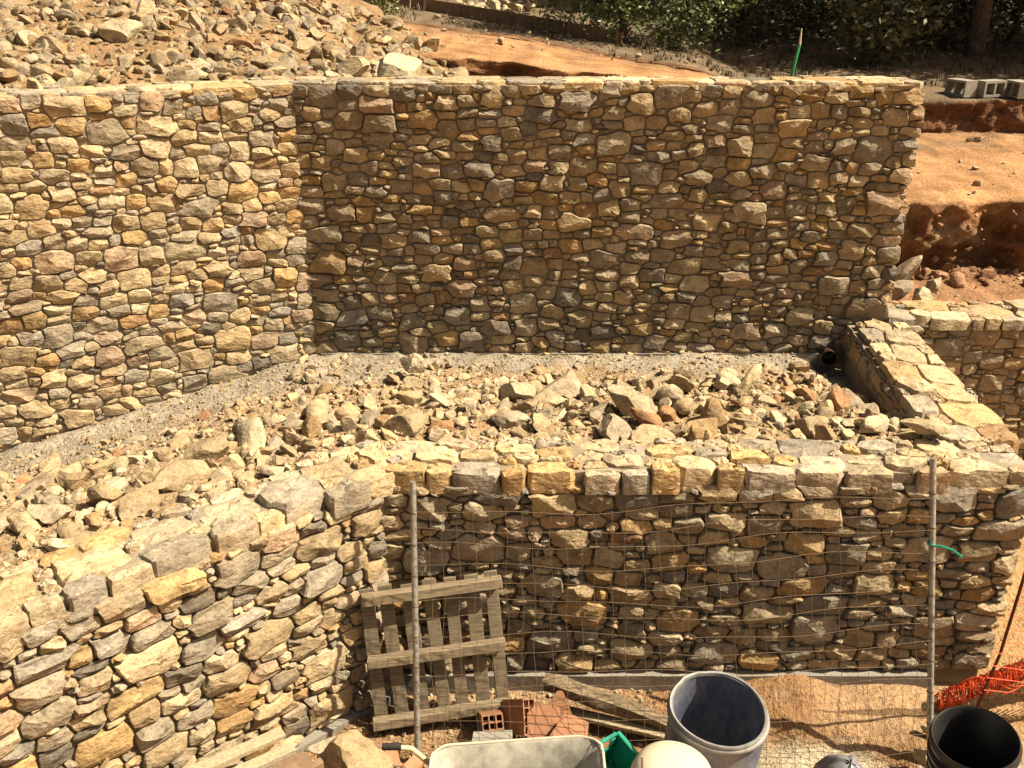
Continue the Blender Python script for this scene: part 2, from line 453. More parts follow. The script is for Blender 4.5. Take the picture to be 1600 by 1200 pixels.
# lower yard
def z_low(X, Y):
    z = -.17 + .05 * fbm(X * 1.3, Y * 1.3, 5) + .045 * fbm(X * 6, Y * 6, 9)
    ridge = 5.32 - (X - 1.35) * .36                                  # front edge of the spoil left along the footing
    m = sstep(1.0, 1.7, X) * sstep(3.5, 3.0, X)
    z = z + m * .085 * sstep(ridge - .05, ridge + .10, Y + .12 * fbm(X * 4, Y * 4, 31))
    z = z + .10 * np.exp(-((X - 2.05) / .35) ** 2 - ((Y - 5.45) / .16) ** 2)
    z = z + .04 * np.exp(-((X - .6) / .6) ** 2 - ((Y - 5.45) / .14) ** 2)
    z = z + sstep(3.5, 4.4, X) * .1
    e = np.minimum(np.minimum(X + 5, 9 - X), Y - 1.0)
    return z - .4 * sstep(.5, 0, e)
def t_low(X, Y, Zv):
    t = sstep(-.25, .35, fbm(X * 1.1, Y * 1.1, 41))
    c = blend((.25, .14, .068), (.31, .20, .112), t)
    cem = sstep(.25, .6, fbm(X * 1.5, Y * 1.5, 77) + 1.1 * np.exp(-((X - 2.0) / .7) ** 2 - ((Y - 4.72) / .22) ** 2))
    c = blend(c, (.50, .43, .31), cem) if False else c * (1 - cem[..., None]) + np.array((.43, .365, .26)) * cem[..., None]
    red = sstep(3.2, 3.7, X)
    c = c * (1 - red[..., None]) + np.array((.34, .205, .10)) * red[..., None]
    return c
grid_mesh('ground', np.arange(-5, 9.01, .06), np.arange(1.0, 8.75, .05), z_low, t_low, M['ground'])
xs = np.array([-300, -100, -30, -10, 0, 10, 30, 100, 300.])
grid_mesh('far_ground', xs, np.array([-300, -100, -30, -5, 2, 8.7]), lambda X, Y: X * 0 - .5, lambda X, Y, Zv: np.zeros(X.shape + (3,)) + (.40, .25, .12), M['ground'])

# terrace fill between the walls
def y_up(X): return np.where(X > -1.93, 8.62, 8.62 + (X + 1.93) * .4812)
def zb_up(X): return np.where(X > -1.93, 1.36, 1.36 + (X + 1.93) * .163)
def y_lo(X): return np.where(X > -.85, 6.03, 6.03 + (X + .85) * .88)
def z_ter(X, Y):
    t = (y_up(X) - Y) / (y_up(X) - y_lo(X))
    z0 = zb_up(X)
    z = z0 + (1.60 - z0) * sstep(.12, .85, t)
    z = z + .05 * fbm(X * 1.7, Y * 1.7, 51) * sstep(.05, .3, t) + .05 * fbm(X * 7, Y * 7, 55)
    z = z - .16 * sstep(2.7, 3.15, X) * sstep(6.3, 6.9, Y)
    return z
def t_ter(X, Y, Zv):
    t = (y_up(X) - Y) / (y_up(X) - y_lo(X)) + .25 * fbm(X * 1.6, Y * 1.6, 61)
    k = sstep(.12, .32, t)
    c = blend((.30, .258, .20), (.31, .215, .125), k)
    red = sstep(.1, .5, fbm(X * 1.2 + 9, Y * 1.2, 66)) * k
    return c * (1 - red[..., None]) + np.array((.27, .155, .08)) * red[..., None]
grid_mesh('terrace_fill', np.arange(-6.4, 3.5, .05), np.arange(1.4, 8.75, .05), z_ter, t_ter, M['ground'],
          mask=lambda X, Y: (Y < y_up(X) + .1) & (Y > y_lo(X) - .35))

# hillside behind: cut bank, track, second bank, slope
def prof(x):
    st = [-40, -8, -3, 0, 3.0, 3.9, 8, 40]
    def ip(v): return np.interp(x, st, v)
    ys = [ip([7, 7, 8.6, 8.95, 8.95, 8.95, 8.95, 8.95]), ip([14.5, 14.5, 13.7, 13.1, 12.7, 10.65, 10.75, 11]), ip([14.6, 14.6, 13.72, 13.05, 12.65, 10.52, 10.62, 11]),
          ip([17.5, 17.5, 17, 16.3, 15.0, 14.5, 14.6, 15]), ip([17.6, 17.6, 17.1, 16.4, 15.1, 14.6, 14.7, 15.05]), ip([17.9, 17.9, 17.4, 16.7, 15.2, 14.62, 14.72, 15.1]),
          ip([26] * 8), ip([45] * 8), ip([130] * 8)]
    zl = ip([4.3, 4.15, 4.0, 3.70, 3.45, 2.42, 2.42, 2.4])
    zs = [ip([3.5, 3.5, 3.4, 3.2, 3.0, 1.55, 1.6, 1.6]), ip([3.6, 3.6, 3.45, 3.25, 3.0, 1.58, 1.6, 1.6]), zl,
          ip([4.4, 4.3, 4.15, 3.82, 3.4, 2.55, 2.55, 2.5]), ip([4.4, 4.3, 4.16, 3.84, 3.4, 2.57, 2.57, 2.52]), ip([4.42, 4.32, 4.18, 3.86, 3.45, 3.05, 3.05, 3.0]),
          ip([5.2, 5.2, 4.9, 4.5, 4.2, 4.1, 4.1, 4.1]), ip([9, 9, 8.5, 8, 7.5, 7.5, 7.5, 7.5]), ip([30] * 8)]
    return ys, zs
segs = [26, 24, 30, 2, 14, 46, 20, 10]
colx = np.concatenate([np.linspace(-120, -9, 20), np.arange(-8.8, 3.6, .1), np.arange(3.6, 9, .045), np.arange(9, 13, .1), np.linspace(13.4, 120, 20)])
V = []; T = []
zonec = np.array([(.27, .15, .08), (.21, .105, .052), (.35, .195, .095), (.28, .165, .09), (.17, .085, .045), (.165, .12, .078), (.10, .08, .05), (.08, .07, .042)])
for x in colx:
    ys, zs = prof(x)
    for k, n in enumerate(segs):
        for j in range(n + (1 if k == len(segs) - 1 else 0)):
            t = j / n
            V.append((x, ys[k] * (1 - t) + ys[k + 1] * t, zs[k] * (1 - t) + zs[k + 1] * t))
            T.append((k, t))
V = np.array(V); T = np.array(T)
kz = T[:, 0]
bank = ((kz == 1) | (kz == 4)).astype(float) * np.sin(np.pi * np.clip(T[:, 1], 0, 1)) ** .5
V[:, 1] += bank * (.14 * fbm(V[:, 0] * 1.6, V[:, 2] * 2.5, 71) + .12 * fbm(V[:, 0] * 4, V[:, 2] * 5, 73) + .13 * fbm(V[:, 0] * 10, V[:, 2] * 9, 74)) + (.3 * fbm(V[:, 0] * .9, V[:, 0] * 0 + 3, 75) + .16 * vnoise(V[:, 0] * 5, V[:, 0] * 0 + 7, 76)) * ((kz >= 1) & (kz <= 2))
V[:, 2] += .05 * fbm(V[:, 0] * 1.2, V[:, 1] * 1.2, 81) + .03 * fbm(V[:, 0] * 5, V[:, 1] * 5, 83) * np.where(kz == 2, .5, 1)
V[:, 2] += np.where(kz >= 5, .25 * fbm(V[:, 0] * .5, V[:, 1] * .5, 85), 0) * np.where(kz == 5, T[:, 1], 1)
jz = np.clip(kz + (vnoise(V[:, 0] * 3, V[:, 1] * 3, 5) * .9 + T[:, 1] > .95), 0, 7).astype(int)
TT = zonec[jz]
rocky = (kz == 1) * sstep(.0, .35, fbm(V[:, 0] * 2, V[:, 2] * 3, 91)) * (V[:, 0] > 3.5)
TT = TT * (1 + .5 * fbm(V[:, 0] * 7, V[:, 2] * 9 + V[:, 1], 95)[:, None])
TT = TT * (1 - rocky[:, None]) + np.array((.30, .205, .115)) * rocky[:, None]
nn = sum(segs) + 1
F = [(i * nn + j, (i + 1) * nn + j, (i + 1) * nn + j + 1, i * nn + j + 1) for i in range(len(colx) - 1) for j in range(nn - 1)]
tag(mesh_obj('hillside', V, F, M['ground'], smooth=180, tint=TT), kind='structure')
hill_V = V
# ------------------------------------------------------------------ rocks
def ico(sub):
    bm = bmesh.new(); bmesh.ops.create_icosphere(bm, subdivisions=sub, radius=1)
    V = np.array([v.co[:] for v in bm.verts]); F = [tuple(v.index for v in f.verts) for f in bm.faces]; bm.free()
    return V, F
ICO = {k: ico(k) for k in (1, 2, 3)}
def rock_shape(r, sub=3, flat=.7, planes=11):
    V, F = ICO[sub]; V = V.copy()
    for k in range(planes):
        n = r.normal(0, 1, 3); n /= np.linalg.norm(n); d = r.uniform(.38, .72)
        V -= n * np.maximum(0, V @ n - d)[:, None]
    V += .010 * r.normal(0, 1, V.shape) if sub > 2 else 0
    V = V * np.array((r.uniform(.9, 1.45), r.uniform(.75, 1.05), flat * r.uniform(.75, 1.1)))
    return V, F
def rot_rand(r, tilt=.5):
    e = Matrix.Rotation(r.uniform(0, 6.28), 3, 'Z') @ Matrix.Rotation(r.normal(0, tilt), 3, 'X') @ Matrix.Rotation(r.normal(0, tilt), 3, 'Y')
    return np.array(e)
RPAL = np.array([(.50, .40, .25), (.46, .35, .21), (.42, .32, .20), (.53, .45, .31), (.40, .27, .14), (.36, .30, .22), (.40, .22, .11), (.47, .38, .27)])
RPAL = RPAL * .75 * np.array((1.0, .965, .92))
RPW = np.array([18, 20, 16, 11, 8, 8, 4, 12.]); RPW /= RPW.sum()
RNAME = ['straw coloured', 'tan', 'light brown', 'cream', 'ochre', 'grey', 'rusty', 'beige']
def rock_obj(r, pos, size, label, group, ci=None, flat=.7, tilt=.5, shape=None, rot=None, planes=11, name='rock'):
    V, F = rock_shape(r, 3, flat, planes)
    if shape is not None: V = V / np.abs(V).max(0) * np.array(shape) / size
    if ci is None: ci = r.choice(len(RPAL), p=RPW)
    Rm = rot_rand(r, tilt) if rot is None else np.array(rot)
    o = mesh_obj(name, V @ Rm.T * size, F, M['rock'], loc=pos, smooth=20, tint=RPAL[ci] * r.uniform(.82, 1.1))
    return tag(o, label.replace('COL', RNAME[ci]), 'rock', group.replace('COL', RNAME[ci]) if group else None)

# --- soil heap behind the left run of the upper wall
def z_heap(X, Y):
    wl_ = np.where(X < -1.93, 8.6 + (X + 1.93) * .4812, 8.6)
    D = np.clip((Y - wl_) * np.where(X < -1.93, .9, 1) - .5, 0, 9)
    fac = sstep(.6, -3.4, X)
    z = 3.56 + fac * (.25 * np.minimum(D, 5.2) - .5 * np.maximum(D - 5.2, 0)) - (1 - fac) * .35
    return z + .16 * fbm(X * .9, Y * .9, 101) * fac + .05 * fbm(X * 4, Y * 4, 103)
g = grid_mesh('rubble_mound', np.arange(-9, .9, .1), np.arange(5.6, 15.5, .1), z_heap,
              lambda X, Y, Zv: np.zeros(X.shape + (3,)) + (.255, .165, .09), M['ground'],
              mask=lambda X, Y: Y > np.where(X < -1.93, 8.6 + (X + 1.93) * .4812, 8.6) + .30)

r = np.random.default_rng(99)
placed = []
def special(pos, size, label, **k):
    rock_obj(r, pos, size, label, None, **k); placed.append((pos[0], pos[1], size))
special((.98, 6.72, 1.70), .25, 'long cream block tilted up on the terrace rubble, the largest one there', ci=3, shape=(.30, .15, .12), rot=Matrix.Rotation(-.9, 3, 'Z') @ Matrix.Rotation(.55, 3, 'Y'), planes=6)
special((1.56, 6.55, 1.63), .16, 'rounded ochre boulder on the rubble right of the long tilted block', ci=4, shape=(.17, .15, .13), planes=8)
special((-.03, 6.50, 1.62), .16, 'flat topped grey slab on the rubble close behind the lower wall', ci=5, shape=(.18, .14, .09), rot=Matrix.Rotation(.2, 3, 'Z'), planes=6)
special((-1.53, 6.45, 1.60), .11, 'orange angular rock on the rubble near the inner bend of the lower wall', ci=4, shape=(.11, .1, .12), planes=6)
special((-.92, 7.95, 1.52), .12, 'pale rock alone on the gravel near the shaded upper wall', ci=3, shape=(.13, .11, .1), planes=8)
special((2.02, 7.2, 1.68), .2, 'pale stick shaped splinter of stone standing slanted in the rubble', ci=0, shape=(.19, .06, .05), rot=Matrix.Rotation(.9, 3, 'Z') @ Matrix.Rotation(-.5, 3, 'Y'), planes=5)
special((-2.25, 5.6, 1.64), .2, 'broad greyish boulder behind the coping of the left foreground wall', ci=2, shape=(.24, .16, .12), rot=Matrix.Rotation(.7, 3, 'Z'), planes=9)
special((2.70, 6.95, 1.60), .15, 'rusty red angular rock near the cross wall', ci=6, shape=(.17, .12, .12), planes=6)
special((3.02, 6.05, 1.80), .2, 'flat loose slab resting where the cross wall meets the lower wall', ci=0, shape=(.19, .13, .05), rot=Matrix.Rotation(-.3, 3, 'Z'), planes=7)

def inside_ter(x, y, m=.12):
    return y_lo(x) + m < y < y_up(x) - m and x < 3.12 and x > -5.4
n = 0; tries = 0
while n < 215 and tries < 20000:
    tries += 1
    x = r.uniform(-5.2, 3.1); t = 1 - abs(r.normal(0, .34)); t = t if t > .18 else 2
    if t > .98: continue
    y = float(y_up(x)) + (float(y_lo(x)) - float(y_up(x))) * t
    if abs(x) / y > .74: continue
    if x < -1.9 and t < .3 and r.random() < .7: continue
    s_ = min(.20, .075 + r.exponential(.045)) * (1 if t > .4 else .75)
    if any((x - a) ** 2 + (y - b) ** 2 < (.62 * (s_ + c)) ** 2 for a, b, c in placed): continue
    zz = float(z_ter(np.array(x), np.array(y)))
    wh_ = 'near the cross wall' if x > 2.2 else 'right of the middle' if x > 1.0 else 'in the middle' if x > -.4 else 'by the inner bend' if x > -1.6 else 'on the left' if x > -2.8 else 'at the far left'
    dp_ = 'close behind the lower wall' if t > .78 else 'halfway between the walls' if t > .5 else 'towards the upper wall'
    sz_ = 'large' if s_ > .15 else 'middling' if s_ > .1 else 'small'
    rock_obj(r, (x, y, zz + s_ * r.uniform(.05, .5)), s_, f'{sz_} COL rubble rock {wh_}, {dp_}', f'{sz_} COL terrace rocks {wh_} {dp_}')
    placed.append((x, y, s_)); n += 1

def scatter(name, n, xr, yr, ok, zf, sr, sub, label, cat, seed, palette=RPAL, pw=RPW, bright=1.0, sink=.15):
    todo = []
    r = np.random.default_rng(seed); J = Joined(); k = 0; shapes = [rock_shape(r, sub, .7, 7) for _ in range(24)]
    while k < n:
        x = r.uniform(*xr); y = r.uniform(*yr)
        if not ok(x, y, r): continue
        s_ = min(sr[1], sr[0] + r.exponential((sr[1] - sr[0]) * .3))
        V, F = shapes[r.integers(24)]
        V = V @ rot_rand(r, .6).T * s_
        todo.append((x, y, s_, V, F, palette[r.choice(len(palette), p=pw)] * r.uniform(.78, 1.1) * bright)); k += 1
    zz = zf(np.array([t[0] for t in todo]), np.array([t[1] for t in todo]))
    for (x, y, s_, V, F, c), z in zip(todo, zz): J.add(V + np.array((x, y, z + s_ * sink)), F, c)
    o = J.build(name, M['rock'], None, 26 if sub > 1 else 20)
    return tag(o, label, cat, kind='stuff')
def ok_small(x, y, r):
    if not inside_ter(x, y, .02) or abs(x) / y > .74: return False
    t = (y_up(x) - y) / (y_up(x) - y_lo(x))
    return r.random() < sstep(.06 if x > -1.9 else .08, .45, t + .25 * float(fbm(x * 1.5, y * 1.5, 8)))
scatter('rubble_stones', 2500, (-5.2, 3.1), (2.2, 8.6), ok_small, z_ter, (.022, .085), 2, 'small broken stones filling the terrace between the walls', 'rubble', 201)
scatter('gravel', 9000, (-5.2, 3.15), (2.2, 8.6), lambda x, y, r: inside_ter(x, y, .0) and abs(x) / y < .74, z_ter, (.006, .034), 1, 'fine gravel and chippings strewn over the terrace fill', 'gravel', 202)

# heap rocks
hp = []
def ok_heap(x, y, r):
    wl_ = 8.6 + (x + 1.93) * .4812 if x < -1.93 else 8.6
    D = (y - wl_) - .75
    return D > 0 and D < 5.6 and abs(x) / y < .74 and x < .25 and (x < -.6 or y < 12.2) and r.random() < (1 if x < -1.5 else .75)
k = 0
big = [((-5.05, 9.05, 4.0), (.32, .2, .19), 'big pale boulder at the foot of the rubble heap, just above the left wall', 3),
       ((-1.15, 10.4, 3.80), (.34, .26, .30), 'peaked pale boulder at the right end of the rubble heap', 3),
       ((-1.75, 10.9, 3.85), (.2, .15, .15), 'pale block beside the peaked boulder on the rubble heap', 0)]
for pos, shp, lab, ci in big: rock_obj(r, pos, max(shp), lab, None, ci=ci, shape=shp, tilt=.25, planes=7); hp.append((pos[0], pos[1], max(shp)))
while k < 75:
    x = r.uniform(-7.5, .2); y = r.uniform(7.5, 14)
    if not ok_heap(x, y, r): continue
    s_ = min(.24, .10 + r.exponential(.04))
    if any((x - a) ** 2 + (y - b) ** 2 < (.7 * (s_ + c)) ** 2 for a, b, c in hp): continue
    hp.append((x, y, s_)); zz = float(z_heap(np.array(x), np.array(y)))
    wh_ = 'at its left' if x < -4.5 else 'in its middle' if x < -2.4 else 'at its right end'
    dp_ = 'low down' if zz < 3.95 else 'halfway up' if zz < 4.4 else 'near the crest'
    sz_ = 'large' if s_ > .16 else 'smaller'
    rock_obj(r, (x, y, zz + s_ * .3), s_, f'{sz_} COL rock on the upper heap {wh_}, {dp_}', f'{sz_} COL heap rocks {wh_} {dp_}'); k += 1
scatter('heap_stones', 3200, (-7.6, .2), (6.5, 14.2), ok_heap, z_heap, (.025, .16), 2, 'broken stones piled in the heap behind the upper wall', 'rubble', 203, bright=.80, sink=.05)

for i, (x, y, z, s_, ci) in enumerate([(4.12, 9.45, 1.74, .14, 5), (4.33, 9.85, 1.82, .22, 5), (4.36, 9.4, 1.72, .15, 3), (4.62, 9.72, 1.72, .16, 7)]):
    rock_obj(r, (x, y, z), s_, ['small grey rock wedged against the end of the tall wall', 'large grey slab leaning back on the rocks at the end of the tall wall', 'squat cream rock in front of the slab at the end of the tall wall', 'beige rock at the right of the small pile beyond the tall wall'][i], None, ci=ci, planes=8)
for i in range(26):
    x = r.uniform(-1.7, .4); y = r.uniform(19.4, 20.8); s_ = r.uniform(.09, .18)
    rock_obj(r, (x, y, 4.06 + .06 * (y - 19.2) + .14 * r.random()), s_, 'pale rock in the far pile at the top edge of the slope', 'rocks in the far pile', ci=3)
rock_obj(r, (2.80, 4.74, -.03), .11, 'pale rock holding down the foot of the right fence post', None, ci=3)
rock_obj(r, (2.93, 4.98, -.04), .07, 'small pale rock behind the foot of the right fence post', None, ci=3)
# yard debris
scatter('yard_pebbles', 2400, (-2.4, 5.5), (4.0, 6.6), lambda x, y, r: (y < 5.5 or x > 3.65) and y > 5.53 + (x + .88) * .88 - 2.2 and not (x < -.88 and y > 5.4 + (x + .88) * .88), z_low, (.004, .036), 1, 'small stones and clods scattered over the yard soil', 'pebbles', 204)

# ------------------------------------------------------------------ simple materials
def plain(name, col, rough=.6, var=.2, scale=12, metal=0, bumpd=.0, col2=None, stretch=None, spec=.4):
    m, n, l, p = new_mat(name)
    tc = n.new('ShaderNodeTexCoord'); vec = tc.outputs['Object']
    if stretch:
        mp = n.new('ShaderNodeMapping'); mp.inputs['Scale'].default_value = stretch; l.new(vec, mp.inputs[0]); vec = mp.outputs[0]
    t = noise_node(n, l, scale, 4, .65, vec)
    if col2 is None: col2 = tuple(c * (1 - var * 2) for c in col)
    c = ramp(n, l, t.outputs[0], [(.36, col2), (.62, col)])
    l.new(c, p.inputs['Base Color']); p.inputs['Roughness'].default_value = rough; p.inputs['Metallic'].default_value = metal
    p.inputs['Specular IOR Level'].default_value = spec
    if bumpd: bump(n, l, p, [(t.outputs[0], .6, bumpd)])
    return m
M['galv'] = plain('galvanised_steel', (.42, .40, .36), .5, .25, 30, .55, .001)
M['wire'] = plain('rusty_wire', (.20, .13, .075), .7, .25, 40, .3)
M['wood'] = plain('weathered_pallet_wood', (.22, .17, .11), .85, .25, 9, 0, .004, stretch=(1, 1, 8))
M['woodh'] = plain('weathered_pallet_bearer', (.26, .195, .12), .85, .25, 9, 0, .004, stretch=(1, 8, 8))
M['plank'] = plain('pale_plank', (.38, .30, .19), .8, .18, 8, 0, .003, stretch=(6, 6, 6))
M['plankb'] = plain('brown_plank', (.22, .14, .075), .8, .2, 8, 0, .003)
M['bark'] = plain('dead_log', (.26, .19, .115), .9, .3, 14, 0, .02, stretch=(1, 5, 5))
M['terra'] = plain('terracotta', (.36, .17, .09), .85, .12, 14, 0, .002)
M['terra_face'] = plain('terracotta_cut', (.58, .36, .22), .85, .1, 20)
M['green'] = plain('green_plastic', (.02, .26, .17), .35, .15, 10)
M['hosegreen'] = plain('green_hose', (.03, .33, .13), .4, .1, 6)
M['cream'] = plain('cream_plastic', (.55, .48, .35), .45, .06, 5)
M['orange'] = plain('orange_netting', (.75, .10, .025), .6, .15, 20)
M['redbar'] = plain('dark_red_bar', (.16, .035, .02), .7, .2, 30)
M['black'] = plain('black_plastic', (.018, .017, .016), .42, .2, 8, spec=.5)
M['blackred'] = plain('dark_drain', (.045, .02, .015), .5, .2, 8)
M['grip'] = plain('rubber_grip', (.03, .027, .025), .8, .2, 60, 0, .004)
M['handle'] = plain('painted_handle', (.55, .44, .26), .55, .15, 15)
M['sack'] = plain('grey_plastic_sack', (.20, .19, .20), .4, .2, 7)
M['tray'] = plain('cement_coated_tray', (.40, .37, .30), .9, .1, 4.5, 0, .012, col2=(.16, .145, .12))
M['trayrim'] = plain('cement_dusted_rim', (.46, .40, .30), .85, .1, 9, 0, .004)
M['block'] = plain('pale_concrete_block', (.27, .245, .205), .9, .12, 9, 0, .004)
def drum_mat():
    m, n, l, p = new_mat('cement_stained_blue_plastic')
    tc = n.new('ShaderNodeTexCoord')
    mp = n.new('ShaderNodeMapping'); mp.inputs['Scale'].default_value = (1, 1, .45); l.new(tc.outputs['Object'], mp.inputs[0])
    a = noise_node(n, l, 4, 5, .7, mp.outputs[0]); b = noise_node(n, l, 70, 3, .6, tc.outputs['Object'])
    c = ramp(n, l, a.outputs[0], [(.40, (.075, .083, .125)), (.66, (.23, .23, .235))])
    c = mix_rgb(n, l, 'MIX', ramp(n, l, b.outputs[0], [(.54, (0, 0, 0)), (.78, (.55, .55, .55))]), c, (.30, .285, .27))
    l.new(c, p.inputs['Base Color']); p.inputs['Roughness'].default_value = .55
    bump(n, l, p, [(b.outputs[0], .3, .003)])
    return m
M['drum'] = drum_mat()
M['drumrim'] = plain('pale_drum_rim', (.25, .235, .225), .5, .15, 18)

# ------------------------------------------------------------------ wire fence panel leaning on the wall
BL, TL_, BR, TR = Vector((-.65, 4.8, -.10)), Vector((-.65, 5.30, 1.79)), Vector((2.88, 4.8, -.10)), Vector((2.73, 5.30, 1.96))
f = tag(empty('wire_fence', (-.65, 4.8, -.1)), 'leaning fence panel of rusty wire mesh between two grey steel posts', 'fence')
for a, b in ((BL, TL_), (BR, TR)):
    m_ = MB(); m_.tube([a, a.lerp(b, .5), b], .021, 12); po = m_.build('post', M['galv'], f, smooth=50)
    for k in range(8):
        q = a.lerp(b, .12 + .11 * k); d = (b - a).normalized()
        MB().tube([q - d * .004, q + d * .004], .0245, 10).build('wire_tie', M['wire'], po)
def fpt(u, v):
    """u along the panel, v from 1 at the top down to 0 at the ground, below 0 on the loose skirt in front"""
    top = TL_.lerp(TR, u) + Vector((0, 0, 0)); bot = BL.lerp(BR, u)
    if v >= 0:
        p = bot.lerp(top, v * .93)
        sag = .035 * math.sin(math.pi * u) + .02 * math.sin(u * 9 + v * 5)
        return p + Vector((0, -.02 - sag * .6 + .015 * math.sin(7 * u + 11 * v), -sag * .8))
    p = bot + Vector((0, .36 * v, 0)); p.z = float(z_low(np.array(p.x), np.array(p.y))) + .025 + .03 * abs(math.sin(9 * u + 5 * v)) * (1 + v) + .01
    return p
rr_ = random.Random(4)
hv = [.97, .90, .84, .765, .695, .625, .56, .49, .425, .36, .30, .24, .17, .10, .03, -.3, -.6, -.85]
for v in hv:
    w_ = rr_.uniform(-.008, .008)
    pts = [fpt(i / 40, v + w_ + .006 * math.sin(i * .5 + v * 30)) for i in range(41)]
    MB().tube(pts, .0020, 4, cap=False).build('horizontal_wire', M['wire'], f)
nv_ = 34
for i in range(1, nv_):
    u = i / nv_ + rr_.uniform(-.004, .004)
    pts = [fpt(u + .003 * math.sin(k * 1.1 + i), .97 - k * .97 / 16) for k in range(17)] + [fpt(u + .006 * math.sin(k * 2 + i), -.3 * k) for k in (1, 2, 3)]
    MB().tube(pts, .0016, 4, cap=False).build('vertical_wire', M['wire'], f)
tg = MB(); tg.tube([(2.80, 5.19, 1.40), (2.765, 5.20, 1.405), (2.742, 5.165, 1.40), (2.765, 5.135, 1.40), (2.81, 5.125, 1.405), (2.87, 5.09, 1.40), (2.93, 5.06, 1.365)], .008, 6)
tag(tg.build('cable_tie', M['green'], smooth=50), 'green strap end sticking out from the right fence post', 'strap')

# ------------------------------------------------------------------ pallet
BLp, BRp, TLp, TRp = Vector((-1.01, 5.07, -0.1)), Vector((0.0, 5.19, -0.03)), Vector((-1.04, 5.27, 0.89)), Vector((-0.08, 5.42, 0.95))
pl = tag(empty('pallet', BLp), 'weathered wooden pallet leaning in the corner behind the fence', 'pallet')
def pq(u, v): return BLp.lerp(BRp, u).lerp(TLp.lerp(TRp, u), v)
pu = (pq(1, .5) - pq(0, .5)).normalized(); pv = (pq(.5, 1) - pq(.5, 0)); plen = pv.length; pv.normalize(); pn = pu.cross(pv).normalized()
if pn.y > 0: pn = -pn
pv = pn.cross(pu).normalized() * (1 if pn.cross(pu).dot(pv) > 0 else -1)
PM = Matrix((pu, pn, pv)).transposed()
for k, v in enumerate((.03, .5, .97)):
    MB().box(pq(.5, v) + pn * .0, ((.98 / 2), .042, .034), PM, .004).build('bearer', M['woodh'], pl, bevel=.004)
rs = random.Random(9)
for k in range(7):
    u = .055 + k * .148 + rs.uniform(-.008, .008)
    MB().box(pq(u, .5) - pn * .056, (.047 + rs.uniform(-.004, .004), .011, plen / 2 + .03 + rs.uniform(-.01, .01)), PM @ Matrix.Rotation(rs.uniform(-.012, .012), 3, 'Y'), .003).build('slat', M['wood'], pl, bevel=.002)

# ------------------------------------------------------------------ lathe things
def lathe(prof, axis_o, axis_d, n=40, jit=None):
    d = Vector(axis_d).normalized(); a = d.orthogonal().normalized(); b = d.cross(a)
    V = []; F = []
    for i, (r_, h_) in enumerate(prof):
        for k in range(n):
            t = 2 * math.pi * k / n
            rr = r_ + (jit(t, h_) if jit else 0)
            V.append(Vector(axis_o) + d * h_ + (a * math.cos(t) + b * math.sin(t)) * rr)
    for i in range(len(prof) - 1):
        for k in range(n): F.append((i * n + k, i * n + (k + 1) % n, (i + 1) * n + (k + 1) % n, (i + 1) * n + k))
    m_ = MB(); m_.add(V, F); return m_
DA = Vector((.02, -.10, 1)); DO = Vector((1.225, 4.40, -.14))
dr = tag(empty('drum', DO), 'open topped blue plastic drum stained with grey cement', 'drum')
lathe([(.0, .01), (.27, .0), (.285, .05), (.290, .30), (.296, .33), (.296, .36), (.290, .39), (.290, .84), (.288, .935), (.276, .935), (.274, .80), (.268, .05), (0, .04)], DO, DA, 48, lambda t, h: .004 * math.sin(3 * t + 5 * h)).build('barrel_wall', M['drum'], dr, smooth=40)
lathe([(.290, .885), (.303, .892), (.306, .91), (.302, .922), (.290, .926)], DO, DA, 48, lambda t, h: .004 * math.sin(3 * t)).build('hoop', M['drumrim'], dr, smooth=60)
lathe([(.272, .925), (.276, .946), (.288, .95), (.294, .942), (.292, .925)], DO, DA, 48, lambda t, h: .005 * math.sin(3 * t + 1) + (.008 if 1.0 < t < 1.5 else 0)).build('rim', M['drumrim'], dr, smooth=60)

# corrugated pipe
KO = Vector((2.87, 4.17, -.20)); KD = Vector((-.17, -.07, .95))
pr = [(.232, .0), (.248, .0)]
h = .0
while h < .84:
    pr += [(.248, h + .01), (.272, h + .022), (.272, h + .048), (.248, h + .06)]; h += .075
pr += [(.258, .915), (.262, .92), (.262, .985), (.252, .995), (.240, .985), (.238, .2), (.232, .0)]
kp = tag(empty('corrugated_pipe', KO), 'black corrugated plastic pipe standing on end in the lower right corner', 'pipe')
pr = [(a_ * .92, b_) for a_, b_ in pr]
lathe(pr, KO, KD, 48).build('pipe_wall', M['black'], kp, smooth=50)
lathe([(.241, .945), (.246, .95), (.246, .96), (.241, .965)], KO, KD, 48).build('collar', M['black'], kp, smooth=50)

# drain pipe on the terrace
q = tag(empty('drain_pipe', (3.06, 8.3, 1.44)), 'short dark drain pipe sticking out of the terrace corner by the upper wall', 'drain pipe')
lathe([(.07, -.3), (.07, .02), (.08, .03), (.08, .08), (.07, .08), (.064, .0), (.06, -.28), (0, -.28)], (3.10, 8.40, 1.40), (-.3, -1, .15), 24).build('pipe_wall', M['blackred'], q, smooth=50)

